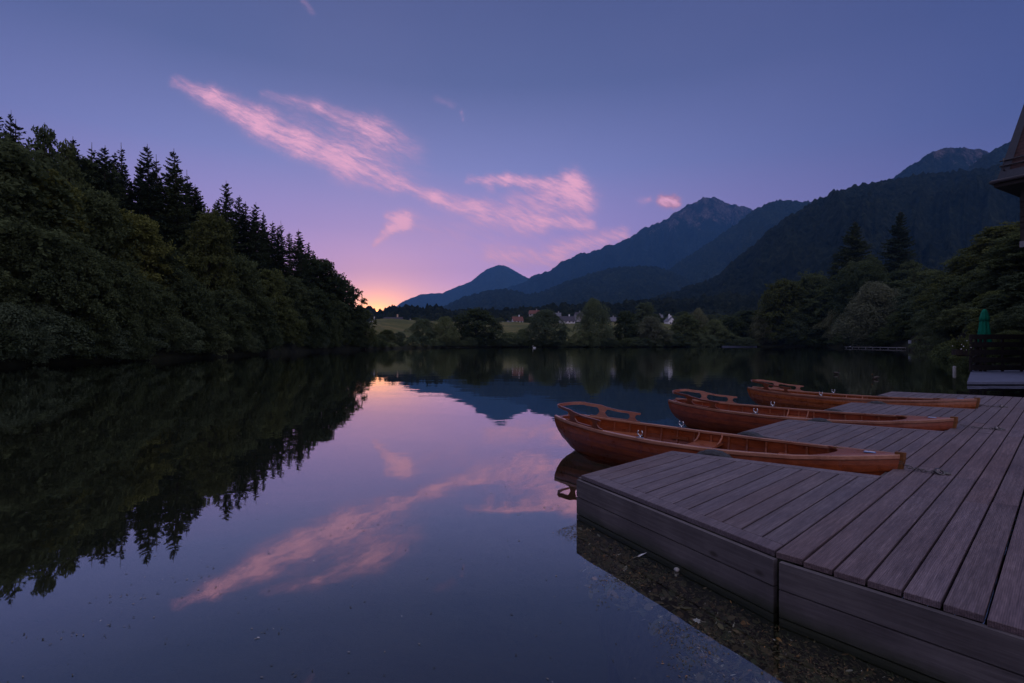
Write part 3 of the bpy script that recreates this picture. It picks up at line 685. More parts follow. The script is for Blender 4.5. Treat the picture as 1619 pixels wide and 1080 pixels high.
def tree(px, ytop, Y, k, label, group=None, m=None, wpx=None, zoff=0.0, trunk_m=None):
    if wpx and k[0] == 'B': wpx *= 0.80 if px < 600 else (0.84 if px > 1200 else 1.0)
    x = pxa(px)*Y; g = gz(x, Y)+zoff; zt = CAMH+(HORY-ytop)/F*Y; h = max(zt-g, 0.8)
    root = empty(KNAME[k[0]], (x, Y, g), random.uniform(0, 6.28))
    tag(root, label, KCAT[k[0]], group); root.rotation_euler.x = random.gauss(0, 0.025); root.rotation_euler.y = random.gauss(0, 0.025)
    sx = h if wpx is None else (wpx/F*Y)/PROTO[k][2]
    sx = min(max(sx, 0.45*h), 2.2*h) if wpx else sx*random.uniform(0.9, 1.12)
    for nm, me in (('crown', crown_mesh(k, m)), ('trunk', PROTO[k][1])):
        c = link(nm, me, root); c.scale = (sx, sx, h)
    return root
LB = 'wooded left bank'
for (px, y, off) in [(22, 188, 19), (48, 224, 20), (118, 214, 24), (-18, 168, 22), (146, 224, 27), (178, 240, 26), (255, 244, 30), (272, 252, 24), (302, 268, 27), (372, 306, 28), (396, 326, 30), (415, 334, 27), (438, 356, 28), (460, 366, 26), (478, 374, 24), (496, 396, 18)]:
    tree(px, y, shoreY(px)+off, random.choice(['C1', 'C2', 'C3']), 'dark tree standing back in the '+LB, 'dark trees deep in the left bank wood')
# ---- left bank, skyline
for (px, y, off, k, m, lab) in [
  (-70, 150, 18, 'C1', None, None), (-28, 195, 8, 'B1', None, None),
  (6, 168, 15, 'C2', None, 'tall dark conifer at the far left edge of the photo'),
  (36, 214, 22, 'C1', None, 'dark conifer just right of the leftmost tall conifer'),
  (70, 180, 11, 'BT', 'leaf_dark', 'tallest leafy tree of the left bank, with a thin twiggy top'),
  (104, 205, 13, 'BT', 'leaf_dark', 'leafy tree stepping down right of the tallest twiggy one'),
  (135, 236, 26, 'B2', None, None), (162, 229, 20, 'C2', None, 'flat topped dark conifer left of the slim bare one'),
  (196, 226, 30, 'C3', None, 'slim sparse conifer between the flat topped one and the dark pair'),
  (238, 226, 22, 'C2', None, 'left tree of the tall dark conifer pair on the left skyline'),
  (286, 240, 20, 'C2', None, 'right tree of the tall dark conifer pair on the left skyline'),
  (262, 268, 28, 'C1', None, 'lower dark conifer behind and between the tall pair'),
  (218, 252, 27, 'C1', None, 'narrow dark conifer just left of the tall pair'),
  (312, 292, 26, 'C2', None, 'short dark conifer right of the tall pair'),
  (356, 283, 22, 'C2', None, 'bushy dark conifer standing alone above the lighter leafy tree'),
  (338, 322, 30, 'C1', None, 'small conifer left of the bushy dark one'),
  (384, 318, 24, 'C2', None, 'conifer right of the bushy dark one, shoulder to shoulder'),
  (404, 318, 20, 'C2', None, 'pointed conifer midway down the left skyline'),
  (428, 348, 26, 'C2', None, 'conifer in the gap midway down the left skyline'),
  (450, 350, 20, 'C3', None, 'thin pointed conifer on the lower left skyline'),
  (470, 362, 17, 'C2', None, 'ragged conifer beside the thin pointed one on the lower left skyline'),
  (488, 384, 20, 'C1', None, 'last conifer before the skyline drops to leafy trees'),
  (506, 402, 14, 'B2', None, 'first leafy tree after the last conifer on the left skyline'),
  (525, 428, 10, 'B2', None, 'rounded leafy tree near the right end of the left bank'),
  (543, 436, 5, 'BT', None, 'twiggy tree at the right end of the left bank'),
  (557, 446, 2, 'BT', None, 'thin tree silhouetted against the sunset at the end of the left bank'),
  (577, 486, -2, 'BT', None, 'small round tree right beside the sunset glow')]:
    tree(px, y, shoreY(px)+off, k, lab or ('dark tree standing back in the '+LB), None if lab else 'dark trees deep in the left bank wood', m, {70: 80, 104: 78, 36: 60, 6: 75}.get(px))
LOWP = {50: 'nearest the left edge', 120: 'under the tallest twiggy tree', 185: 'under the flat topped conifer', 240: 'under the tall conifer pair', 300: 'left of the lightest pyramid shaped tree foot', 352: 'right of the lightest pyramid shaped tree foot',
        404: 'under the middle conifers', 448: 'under the thin pointed conifer', 486: 'under the last conifer', 520: 'second from the sunset end', 552: 'at the sunset end'}
# ---- left bank, lighter crowns in front of the dark conifers
for (px, y, off, k, m, w_, lab) in [
  (6, 262, 5, 'B2', None, 130, 'broad olive leafy crown at the far left, below the tall conifers'),
  (84, 258, 6, 'B2', 'leaf_yellow', 120, 'tall olive leafy tree in front of the tallest twiggy tree'),
  (150, 288, 7, 'B2', 'leaf_dark', 110, 'dark olive leafy tree in front of the flat topped conifer'),
  (212, 326, 7, 'B2', 'leaf_yellow', 120, 'olive domed leafy tree below the tall conifer pair'),
  (262, 388, 5, 'B2', 'leaf_dark', 90, 'shorter leafy tree between the olive dome and the light pyramid tree'),
  (328, 322, 8, 'B2', 'leaf_yellow', 92, 'lightest yellowish pyramid shaped leafy tree of the left bank'),
  (380, 398, 5, 'B1', 'leaf_dark', 90, 'leafy tree just right of the lightest pyramid shaped one'),
  (425, 420, 6, 'B2', None, 70, 'dark leafy tree below the middle conifers of the left bank'),
  (462, 432, 6, 'B1', None, 70, 'dark leafy tree below the thin pointed conifer'),
  (496, 452, 5, 'B2', None, 60, 'dark leafy tree below the last conifer'),
  (528, 470, 3, 'B1', None, 56, 'low leafy tree at the right end of the left bank'),
  (50, 345, 3, 'B3', 'leaf_dark', 150, None), (-60, 300, 5, 'B1', None, 150, None), (-120, 240, 8, 'B1', None, 160, None), (120, 380, 2.5, 'B3', 'leaf_dark', 140, None),
  (185, 405, 2.5, 'B3', None, 120, None), (240, 440, 2, 'B3', None, 100, None), (300, 432, 2.5, 'B3', 'leaf_dark', 100, None), (352, 452, 2, 'B3', None, 90, None),
  (404, 470, 2, 'B3', None, 80, None), (448, 480, 2, 'B3', None, 70, None), (486, 490, 2, 'B3', None, 60, None), (520, 500, 1.5, 'B3', None, 50, None), (552, 492, 1.5, 'B2', None, 46, None)]:
    LOWN = globals().get('LOWN', 0)+(0 if lab else 1)
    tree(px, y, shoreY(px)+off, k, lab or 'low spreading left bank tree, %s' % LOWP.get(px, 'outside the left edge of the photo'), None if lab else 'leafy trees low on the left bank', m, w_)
ORD = ['last', 'second', 'third', 'fourth', 'fifth', 'sixth', 'seventh', 'eighth', 'ninth', 'tenth', 'eleventh', 'twelfth', 'thirteenth', 'fourteenth', 'fifteenth', 'sixteenth', 'seventeenth', 'eighteenth', 'nineteenth', 'twentieth']
def ordw(i): return ORD[i] if i < 20 else ('twenty-'+['zeroth', 'first', 'second', 'third', 'fourth', 'fifth', 'sixth', 'seventh', 'eighth', 'ninth'][i-20] if i < 30 else 'thirty-'+str(i))
SHR = []
px = -150
while px < 610:
    Y = shoreY(px)+random.uniform(0.3, 1.2)
    hh = random.uniform(2.6, 4.6) if px < 560 else random.uniform(2.5, 4.5)
    yt = HORY-(hh+0.3-CAMH)/Y*F
    SHR.append(tree(px, yt, Y, random.choice(['S1', 'S2']), 'x', 'shrubs along the left bank waterline', random.choice([None, 'leaf_dark']), None))
    px += 0.55*hh/Y*F*random.uniform(0.75, 1.05)
ANC = [(-60, 'the far left edge'), (6, 'the leftmost tall conifer'), (70, 'the tallest twiggy leafy tree'), (120, 'the flat topped conifer'), (196, 'the slim sparse conifer'), (240, 'the left tree of the tall conifer pair'), (286, 'the right tree of the tall conifer pair'),
       (328, 'the lightest pyramid shaped tree'), (360, 'the bushy dark conifer'), (404, 'the pointed conifer midway'), (450, 'the thin pointed conifer'), (488, 'the last conifer'), (525, 'the rounded tree near the bank end'), (557, 'the thin tree against the sunset'), (590, 'the sunset glow')]
used_l = set()
for o in SHR:
    px_ = o.location.x/o.location.y*F+809.5; near_ = sorted(ANC, key=lambda a: abs(a[0]-px_)); done = False
    for a in near_[:3]:
        d_ = px_-a[0]
        for w_ in (['straight below'] if abs(d_) < 10 else [])+(['just right of below'] if d_ > 0 else ['just left of below'])+(['farther right of below'] if d_ > 0 else ['farther left of below']):
            l_ = 'left bank waterside shrub, %s %s' % (w_, a[1])
            if l_ not in used_l and not done: used_l.add(l_); o['label'] = l_; done = True
    if not done: o['label'] = 'shrub squeezed in the row at the left bank waterline'
for i in range(58):
    px = -160+i*12.2+random.uniform(-5, 5)
    ytop = np.interp(px, [-160, 0, 100, 150, 220, 290, 330, 380, 430, 500, 540, 600], [165, 196, 226, 248, 262, 276, 306, 318, 354, 400, 438, 490])+random.uniform(2, 30)
    if px > 545: continue
    tree(px, ytop, shoreY(px)+random.uniform(24, 44)*(1 if px < 450 else 0.5), random.choice(['C1', 'C2', 'C1', 'C3', 'C2']), 'dark tree standing back in the '+LB, 'dark trees deep in the left bank wood')
# ---- far bank
FBT = 'small leafy tree in the dark hedge of trees behind the far meadow'
for (px, y, Y, k, m, w_, lab) in [
  (586, 522, 172, 'S1', None, 40, 'dark shrub at the water below the small white gabled house'),
  (612, 520, 180, 'B2', 'leaf_dark', 34, 'small tree in front of the house with three dormers'),
  (632, 524, 183, 'S2', None, 30, 'low shrub just left of the grassy gap on the far bank'),
  (668, 503, 218, 'W2', 'leaf_bush', 44, 'left rounded willow of the first pair right of the grassy gap'),
  (704, 499, 220, 'W1', 'leaf_bush', 40, 'right rounded willow of the first pair right of the grassy gap'),
  (752, 486, 236, 'B3', 'leaf_dark', 80, 'big dark round tree below the far peak'),
  (806, 524, 240, 'S2', None, 40, 'low wide shrub between the big round tree and the grey willow'),
  (826, 519, 241, 'S1', None, 34, 'taller low shrub left of the grey willow'),
  (862, 488, 240, 'W2', 'leaf_bush', 62, 'grey green pyramid willow left of the white farmhouse'),
  (890, 520, 240, 'S1', None, 24, 'small shrub at the right foot of the grey green pyramid willow'),
  (940, 470, 242, 'W1', 'leaf_bush', 50, 'tall billowing willow right of the white farmhouse, tallest on the far bank'),
  (922, 522, 238, 'S2', None, 46, 'dark round shrub at the left foot of the tallest willow'),
  (960, 524, 240, 'S1', None, 34, 'dark shrub at the right foot of the tallest willow'),
  (989, 489, 243, 'B2', 'leaf_dark', 34, 'small dark tree with a visible trunk right of the tallest willow'),
  (1019, 475, 262, 'B2', 'leaf_bush', 36, 'upright pale tree rising behind the grey willow'),
  (1030, 499, 244, 'W2', 'leaf_grey', 48, 'grey willow in front of the upright pale tree'),
  (1050, 520, 245, 'S1', None, 30, 'shrub right of the grey willow on the far bank'),
  (1085, 494, 254, 'B1', 'leaf_dark', 44, 'dark round tree right of the church like white house'),
  (1104, 486, 262, 'W1', 'leaf_grey', 36, 'grey tree behind the dark round one right of the church like house'),
  (1098, 522, 250, 'S2', None, 44, 'low shrub in front of the dark round tree'),
  (1128, 504, 256, 'W2', 'leaf_bush', 40, 'rounded dull green tree in the middle of the far right hedge'),
  (1155, 497, 262, 'B1', 'leaf_dark', 44, 'dark tree at the right end of the far hedge'),
  (1150, 524, 258, 'S2', None, 46, 'low dark shrub above the pale shore wall'),
  (1180, 488, 270, 'B2', 'leaf_dark', 46, 'tree where the far hedge meets the right hand wood'),
  (1070, 526, 248, 'S1', None, 36, 'low shrub below the church like white house'),
  (1120, 528, 250, 'S2', None, 40, 'lowest shrub at the water in the far right hedge')]:
    tree(px, y, Y, k, lab, None, m, w_)
px = 572
FS = 0
while px < 1200:
    if not any(a <= px <= b for a, b in ((640, 652), (781, 790), (904, 912), (968, 978))):
        Y = shoreY(px)+random.uniform(0.5, 2.0); hh = random.uniform(2.6, 5.2) if px > 650 else random.uniform(2.0, 3.2)
        tree(px, HORY-(hh-CAMH)/Y*F, Y, random.choice(['S1', 'S2', 'S1', 'W2']), 'low round bush in the continuous row along the far waterline', 'bushes along the far waterline', random.choice(['leaf_bush', 'leaf_dark', 'leaf_bush']), random.uniform(20, 34))
    px += random.uniform(11, 18)
for i in range(64):
    px = 590+i*9.6+random.uniform(-6, 6); Y = random.uniform(415, 520)
    yt = random.uniform(497, 511)-(6 if px > 1000 else 0)
    tree(px, yt, Y, random.choice(['B1', 'B3', 'B2', 'C1', 'S1']), FBT, 'trees behind the far meadow', random.choice(['leaf_dark', 'leaf_bush']), random.uniform(16, 30))
# ---- right wood
for (px, y, Y, k, m, w_, lab) in [
  (1210, 486, 256, 'W2', 'leaf_grey', 44, 'grey shrubby willow at the left corner of the right hand wood'),
  (1242, 436, 252, 'B1', 'leaf_yellow', 84, 'broad yellowish leafy tree at the left corner of the right hand wood'),
  (1222, 455, 262, 'B2', 'leaf_dark', 54, 'dark leafy tree peeping out left of the broad yellowish one'),
  (1283, 426, 250, 'B3', 'leaf_dark', 84, 'dark leafy tree right of the broad yellowish one'),
  (1262, 486, 244, 'W1', 'leaf_bush', 54, 'dull green willow at the water below the broad yellowish tree'),
  (1300, 505, 236, 'S2', 'leaf_dark', 60, 'dark shrub at the water between the dull and the grey willows'),
  (1347, 350, 262, 'CW', None, 104, 'wide dark conifer, left of the two tall ones above the right hand wood'),
  (1414, 334, 252, 'CW', None, 90, 'tallest dark conifer above the right hand wood'),
  (1316, 398, 270, 'C2', None, 50, 'smaller conifer left of the wide dark conifer'),
  (1378, 402, 262, 'C2', None, 60, 'smaller conifer in the dip between the two tall conifers'),
  (1436, 408, 246, 'B1', 'leaf_dark', 70, 'dark leafy tree at the right foot of the tallest conifer'),
  (1386, 444, 184, 'W1', 'leaf_grey', 96, 'big billowing grey willow in the middle of the right bank'),
  (1326, 489, 226, 'W2', 'leaf_grey', 52, 'smaller grey willow just left of the big billowing one'),
  (1425, 424, 214, 'B2', 'leaf_dark', 60, 'leafy tree behind the big grey willow'),
  (1472, 424, 200, 'B1', 'leaf_dark', 80, 'dark leafy tree in the hollow of the right bank'),
  (1430, 488, 160, 'B3', 'leaf_dark', 60, 'dark low tree at the water right of the big grey willow'),
  (1458, 470, 158, 'B1', 'leaf_bush', 60, 'dull green tree left of the stepped leafy trees on the right bank'),
  (1486, 480, 128, 'W2', 'leaf_bush', 74, 'rounded dull tree low at the water on the right bank'),
  (1512, 432, 132, 'B1', 'leaf_yellow', 90, 'first of the stepped olive trees climbing towards the roof'),
  (1546, 385, 126, 'B1', 'leaf_dark', 100, 'second of the stepped olive trees climbing towards the roof'),
  (1588, 350, 116, 'B2', 'leaf_yellow', 110, 'highest olive tree just left of the balcony'),
  (1534, 478, 92, 'B3', 'leaf_bush', 90, 'olive tree low on the right bank, left of the green parasol'),
  (1606, 410, 84, 'B1', 'leaf_bush', 120, 'leafy tree behind the green parasol at the right edge'),
  (1584, 470, 66, 'B3', 'leaf_dark', 110, 'dark low tree directly behind the green parasol'),
  (1602, 452, 48, 'B1', 'leaf_dark', 100, None), (1632, 425, 42, 'B2', 'leaf_bush', 120, None), (1574, 468, 54, 'B3', 'leaf_bush', 80, None), (1595, 492, 38, 'B3', 'leaf_dark', 80, None), (1630, 480, 34, 'B3', 'leaf_bush', 110, None), (1558, 500, 46, 'B3', 'leaf_dark', 60, None),
  (1640, 360, 74, 'B1', 'leaf_dark', 150, None), (1690, 330, 70, 'B1', None, 150, None), (1660, 440, 54, 'B3', None, 140, None), (1560, 440, 100, 'B3', 'leaf_dark', 90, None),
  (1500, 520, 106, 'S2', 'leaf_bush', 60, 'shrub hanging over the water at the foot of the stepped olive trees'),
  (1352, 436, 236, 'B2', 'leaf_dark', 90, None), (1300, 452, 242, 'B2', 'leaf_dark', 80, None), (1415, 440, 190, 'B2', 'leaf_dark', 90, None), (1455, 448, 165, 'B2', 'leaf_bush', 80, None),
  (1462, 514, 142, 'S2', 'leaf_dark', 50, 'dark shrub on the bank right behind the pale blue marker'), (1477, 504, 117, 'S1', 'leaf_bush', 56, 'dull shrub on the bank a little right of the pale blue marker'),
  (1350, 518, 205, 'S1', 'leaf_dark', 60, 'dark shrub behind the low footbridge rail'),
  (1405, 520, 174, 'S2', 'leaf_dark', 60, 'dark shrub behind the right half of the low footbridge')]:
    tree(px, y, Y, k, lab or ('leafy tree at the right edge behind the terrace' if px > 1500 else 'leafy tree wedged between the willows and conifers of the right wood'), None if lab else ('trees behind the terrace' if px > 1500 else 'wedged trees of the right wood'), m, w_)
for i in range(26):
    px = random.uniform(1200, 1660); Y = shoreY(min(px, 1540))+random.uniform(12, 50)
    yt = np.interp(px, [1200, 1260, 1340, 1420, 1470, 1520, 1600, 1660], [480, 440, 398, 392, 418, 428, 385, 370])+random.uniform(4, 36)
    tree(px, yt, Y, random.choice(['B1', 'B3', 'B2', 'C2']), 'dark tree filling the right hand wood behind the front row', 'dark trees inside the right hand wood', random.choice(['leaf_dark', None]), random.uniform(50, 90))
for (px, Y) in [(1518, 62), (1530, 50), (1545, 44), (1562, 38), (1585, 33), (1508, 80), (1575, 31), (1600, 30), (1625, 29.5), (1650, 29), (1600, 36), (1640, 35)]:
    hh = random.uniform(1.8, 2.6); tree(px, HORY-(hh-CAMH)/Y*F, Y, 'S2', 'low dark shrub on the bank left of and behind the terrace', 'low shrubs beside the terrace', 'leaf_dark')
# ------------------------------------------------------------------ houses on the far bank
def house(px, Y, base_y, wpx, hpx, rpx, rz, wall_m, roof_m, label, nwin=3, dormers=0, floors=1, ridge_along=True, name='house', cat='house', group=None, spire=False):
    s = Y/F; x = pxa(px)*Y; g = gz(x, Y); w_, hw, hr = wpx*s, hpx*s, rpx*s; d = w_*0.62
    zb = CAMH+(HORY-base_y)*s
    root = empty(name, (x, Y, zb), rz); tag(root, label, cat, group)
    b = MB(); hx, hy = w_/2, d/2
    if ridge_along:
        vs = [(-hx, -hy, -4), (hx, -hy, -4), (hx, hy, -4), (-hx, hy, -4), (-hx, -hy, hw), (hx, -hy, hw), (hx, hy, hw), (-hx, hy, hw), (-hx, 0, hw+hr*0.97), (hx, 0, hw+hr*0.97)]
        b.add(vs, [(0, 1, 5, 4), (1, 2, 6, 9, 5), (2, 3, 7, 6), (3, 0, 4, 8, 7), (0, 3, 2, 1)])
    else:
        vs = [(-hx, -hy, -4), (hx, -hy, -4), (hx, hy, -4), (-hx, hy, -4), (-hx, -hy, hw), (hx, -hy, hw), (hx, hy, hw), (-hx, hy, hw), (0, -hy, hw+hr*0.97), (0, hy, hw+hr*0.97)]
        b.add(vs, [(0, 1, 5, 8, 4), (1, 2, 6, 5), (2, 3, 7, 9, 6), (3, 0, 4, 7), (0, 3, 2, 1)])
    b.build('wall', wall_m, root)
    r = MB(); ov = 0.5; th_ = 0.25
    if ridge_along:
        for sgn in (-1, 1):
            yo = sgn*(hy+ov); zo = hw-hr*ov/hy
            r.add([(-hx-ov, yo, zo), (hx+ov, yo, zo), (hx+ov, 0, hw+hr), (-hx-ov, 0, hw+hr), (-hx-ov, yo, zo+th_), (hx+ov, yo, zo+th_), (hx+ov, 0, hw+hr+th_), (-hx-ov, 0, hw+hr+th_)],
                  [(0, 1, 2, 3), (4, 5, 6, 7), (0, 1, 5, 4), (0, 3, 7, 4), (1, 2, 6, 5)])
    else:
        for sgn in (-1, 1):
            xo = sgn*(hx+ov); zo = hw-hr*ov/hx
            r.add([(xo, -hy-ov, zo), (xo, hy+ov, zo), (0, hy+ov, hw+hr), (0, -hy-ov, hw+hr), (xo, -hy-ov, zo+th_), (xo, hy+ov, zo+th_), (0, hy+ov, hw+hr+th_), (0, -hy-ov, hw+hr+th_)],
                  [(0, 1, 2, 3), (4, 5, 6, 7), (0, 1, 5, 4), (0, 3, 7, 4), (1, 2, 6, 5)])
    ro = r.build('roof', roof_m, root)
    c = MB(); c.box((hx*0.4, hy*0.3, hw+hr*1.0), (0.9, 0.9, hr*0.7+1.2)); c.build('chimney', wall_m, ro)
    for f in range(floors):
        for i in range(nwin):
            wx = -hx+w_*(i+0.5)/nwin; zz = hw*(f+0.55)/floors
            fm = MB(); ww, wh = min(1.3, w_/nwin*0.42), min(1.5, hw/floors*0.5)
            fm.box((wx, -hy-0.03, zz), (ww, 0.1, wh)); fo = fm.build('window', 'glass_dark', root)
            sl = MB(); sl.box((wx, -hy-0.12, zz-wh/2-0.09), (ww+0.3, 0.22, 0.12)); sl.build('sill', wall_m, fo)
    for i in range(dormers):
        wx = -hx+w_*(i+0.5)/dormers; dz = hw+hr*0.22; dy = -hy*0.80; dw = min(1.7, w_/dormers*0.32)
        dm = MB()
        dm.add([(wx-dw, dy, dz-0.3), (wx+dw, dy, dz-0.3), (wx+dw, dy, dz+hr*0.26), (wx, dy, dz+hr*0.42), (wx-dw, dy, dz+hr*0.26), (wx-dw, 0, dz-0.3), (wx+dw, 0, dz-0.3), (wx+dw, 0, dz+hr*0.26), (wx, 0, dz+hr*0.42), (wx-dw, 0, dz+hr*0.26)],
               [(0, 1, 2, 3, 4), (1, 6, 7, 2), (0, 4, 9, 5), (2, 7, 8, 3), (3, 8, 9, 4)])
        do = dm.build('dormer', 'white_render', root)
        dw2 = MB(); dw2.box((wx, dy-0.04, dz+0.5), (dw*0.8, 0.1, 1.0)); dw2.build('window', 'glass_dark', do)
    if spire:
        sp = MB(); sp.box((-hx*0.2, 0, hw+hr*0.95), (1.2, 1.2, hr*0.6+1.2)); sp.lathe([(0.9, hw+hr*0.95+hr*0.3+0.6), (0.5, hw+hr*0.95+hr*0.3+1.2), (0.05, hw+hr*0.95+hr*0.3+2.2)], 8, (-hx*0.2, 0, 0)); sp.build('turret', 'white_render', root)
    dr = MB(); dr.box((hx*0.05, -hy-0.04, 1.05), (1.1, 0.12, 2.1)); dr.build('door', 'dark_wood', root)
    return root
house(589, 392, 517, 13, 6, 7, R(18), 'white_render', 'far_roof_dark', 'small white gabled house left of the house with dormers, under the sunset glow', 2, ridge_along=False)
house(622, 400, 518, 29, 5, 11, R(-4), 'cream_render', 'far_roof_dark', 'long house with a dark roof and three white dormers below the sunset', 4, 3)
house(646, 405, 516, 13, 4, 5, R(10), 'grey_render', 'far_roof_grey', 'small grey annex right of the house with three dormers', 2)
house(818, 440, 512, 16, 5, 6, R(15), 'white_render', 'far_roof_red', 'reddish roofed farmhouse right of the big dark round tree', 3)
house(798, 430, 516, 26, 4, 3, R(4), 'grey_render', 'far_roof_grey', 'long low grey farm shed beside the reddish roofed farmhouse', 4)
house(845, 540, 500, 16, 4, 5, R(-12), 'grey_render', 'far_roof_red', 'red roofed house highest behind the grey green willow', 3)
house(896, 425, 515.5, 23, 8, 7, R(8), 'white_render', 'far_roof_dark', 'large white farmhouse with a dark roof between the two biggest willows', 4, floors=2)
house(880, 520, 504, 14, 4, 5, R(-20), 'grey_render', 'far_roof_grey', 'grey roofed house just behind and left of the white farmhouse', 2)
house(915, 530, 503, 13, 4, 5, R(25), 'grey_render', 'far_roof_dark', 'dark roofed house just behind and right of the white farmhouse', 2)
house(967, 440, 512, 13, 5, 5, R(-10), 'grey_render', 'far_roof_grey', 'grey house right of the tallest willow', 2)
house(1059, 410, 515, 15, 7, 6, R(28), 'white_render', 'far_roof_grey', 'white church like house with a little turret right of the grey willow', 2, ridge_along=False, spire=True)
house(1041, 500, 506, 12, 4, 4, R(0), 'grey_render', 'far_roof_grey', 'grey roofed house left of the church like house', 2)

# ------------------------------------------------------------------ small things on and by the far water
def at(px, py, z=0.0):
    Y = (CAMH-z)*F/(py-HORY); return Vector((pxa(px)*Y, Y, z))
# low footbridge on the right bank
fb = empty('footbridge', (0, 0, 0)); tag(fb, 'low pale footbridge rail just above the water below the big grey willow', 'footbridge')
p0 = Vector((pxa(1338)*188, 188, 0)); p1 = Vector((pxa(1432)*150, 150, 0)); n_ = 9
b = MB(); d_ = (p1-p0); L_ = d_.length; an = math.atan2(d_.y, d_.x); M_ = Matrix.Rotation(an, 3, 'Z')
b.box(tuple((p0+p1)/2+Vector((0, 0, 0.42))), (L_, 1.1, 0.13), M_); b.build('walkway', 'stone_grey', fb)
for i in range(n_):
    q = p0+d_*(i/(n_-1)); pb = MB(); pb.tube([(q.x, q.y, -1.2), (q.x, q.y, 0.35)], 0.13, 8); pb.build('post', 'stone_grey', fb)
# pale shore wall
sw = MB(); q0 = Vector((pxa(1142)*249, 249.0, 0)); q1 = Vector((pxa(1196)*249, 249.0, 0)); c_ = (q0+q1)/2
sw.prism([(q0.x, q0.y), (q1.x, q1.y-0.6), (q1.x, q1.y+1.2), (q0.x, q0.y+1.6)], -0.5, 0.55, 0.05)
tag(sw.build('shore_wall', 'pale_concrete'), 'low pale concrete wall at the waterline where hedge and wood meet', 'wall')
# marker post
mp_ = empty('marker_post', (pxa(1438)*138, 138, 0)); tag(mp_, 'small pale blue marker board on a post at the right bank waterline', 'marker')
b = MB(); b.tube([(0, 0, -1), (0, 0, 1.9)], 0.07, 8); b.build('post', 'dark_wood', mp_)
b = MB(); b.box((0, -0.1, 2.1), (0.75, 0.06, 0.9)); b.build('board', 'plate_white', mp_)
# stone fishing step on the far shore at the grassy gap
def bird(name, loc, rz, s, body_m, label, cat, neck=1.0):
    root = empty(name, loc, rz); tag(root, label, cat)
    b = MB(); prof = []
    for i in range(9):
        t = i/8; prof.append(t)
    path = []; rad = []
    for t in prof:
        path.append((-0.30+0.58*t, 0, 0.07+0.05*math.sin(math.pi*t)-0.02*t+0.07*(1-t)**4)); rad.append(0.012+0.105*math.sin(math.pi*min(1, t*0.93+0.05))**0.8)
    nk = [(0.27, 0, 0.13), (0.33, 0, 0.16+0.06*neck), (0.32, 0, 0.16+0.16*neck), (0.345, 0, 0.18+0.22*neck), (0.39, 0, 0.175+0.22*neck)]
    b.tube([(x*s, y*s, z*s) for x, y, z in path+nk], [r*s for r in rad[:-1]+[0.06]]+[s*x for x in (0.045, 0.032, 0.027, 0.04, 0.022)], 10)
    b.build('body', body_m, root)
    k = MB(); k.tube([((0.40)*s, 0, (0.172+0.22*neck)*s), (0.455*s, 0, (0.158+0.22*neck)*s)], [0.018*s, 0.008*s], 6); k.build('bill', 'bill_orange', root)
    for sg in (-1, 1):
        wg = MB(); wg.tube([(0.16*s, sg*0.075*s, 0.12*s), (0.0, sg*0.105*s, 0.13*s), (-0.2*s, sg*0.07*s, 0.14*s), (-0.33*s, sg*0.02*s, 0.15*s)], [0.02*s, 0.05*s, 0.04*s, 0.006*s], 8); wg.build('wing', body_m, root)
    return root
bird('swan', tuple(at(845, 550.4)), R(170), 1.7, 'feather_white', 'white swan afloat near the far bank below the grey green willow', 'swan', 1.6)
bird('duck', tuple(at(1385, 599.5)), R(200), 0.62, 'duck_brown', 'small brown duck swimming between the farthest boat and the right bank', 'duck', 0.9)
bird('duck', tuple(at(1322, 592)), R(20), 0.6, 'duck_brown', 'dim duck on the water just left of the swimming brown duck', 'duck', 0.9)
bird('gull', (pxa(1344)*187, 187, 0.49), R(0), 0.9, 'feather_white', 'white bird perched on the left end of the low footbridge', 'bird', 1.0)

# ------------------------------------------------------------------ terrace, parasol, building at the right edge
TX = 17.6; TY = 19.8
sl = empty('terrace', (TX, TY, 0)); tag(sl, 'low pale concrete platform at the waterline below the dark fence', 'platform')
b = MB(); b.prism([(0, 0), (5.9, 0), (5.9, 3.4), (11.6, 7.6), (11.6, 9.4), (8.6, 9.4)], 0.03, 0.14, 0.02); b.build('slab', 'pale_concrete', sl)
b = MB()
for x, y in ((1.2, 0.6), (3.4, 0.6), (5.2, 0.8), (4.6, 3.6), (8.6, 7.6)): b.tube([(x, y, -2.4), (x, y, 0.028)], 0.12, 8)
b.build('pile', 'dark_wood', sl)
FX = 24.15; FY = 26.9
fe = empty('fence', (FX, FY, 0.14)); tag(fe, 'dark horizontal board fence standing on the low pale platform', 'fence')
for i in range(5):
    z = 0.20+i*0.405
    bb = MB(); bb.box((2.4, 0.02, z), (4.8, 0.035, 0.26)); bb.build('board', 'fence_wood', fe)
    bb = MB(); bb.box((1.05, 1.08, z), (2.7, 0.035, 0.26), Matrix.Rotation(math.atan2(1.0, 0.97), 3, 'Z')); bb.build('board', 'fence_wood', fe)
for x in (0.03, 0.55, 0.78, 1.7, 2.7, 3.7, 4.7):
    bb = MB(); bb.box((x, 0.09, 0.97), (0.09, 0.09, 1.94)); bb.build('post', 'dark_wood', fe)
for q_ in (0.9, 1.85):
    bb = MB(); bb.box((q_+0.14, q_, 0.97), (0.09, 0.09, 1.94)); bb.build('post', 'dark_wood', fe)
pr = empty('parasol', (pxa(1556.5)*28.3, 28.3, 0.14)); pr.scale = (1.2, 1.2, 1.195); tag(pr, 'closed green parasol standing behind the dark terrace fence', 'parasol')
b = MB(); b.lathe([(0.20, 1.20), (0.235, 1.30), (0.20, 1.7), (0.16, 2.1), (0.12, 2.45), (0.08, 2.70), (0.03, 2.78)], 40, fold=lambda a, z: 1+(0.17*math.sin(8*a)+0.07*math.sin(13*a+1))*(1 if z < 2.6 else 0.3)); cn = b.build('canopy', 'parasol_green', pr)
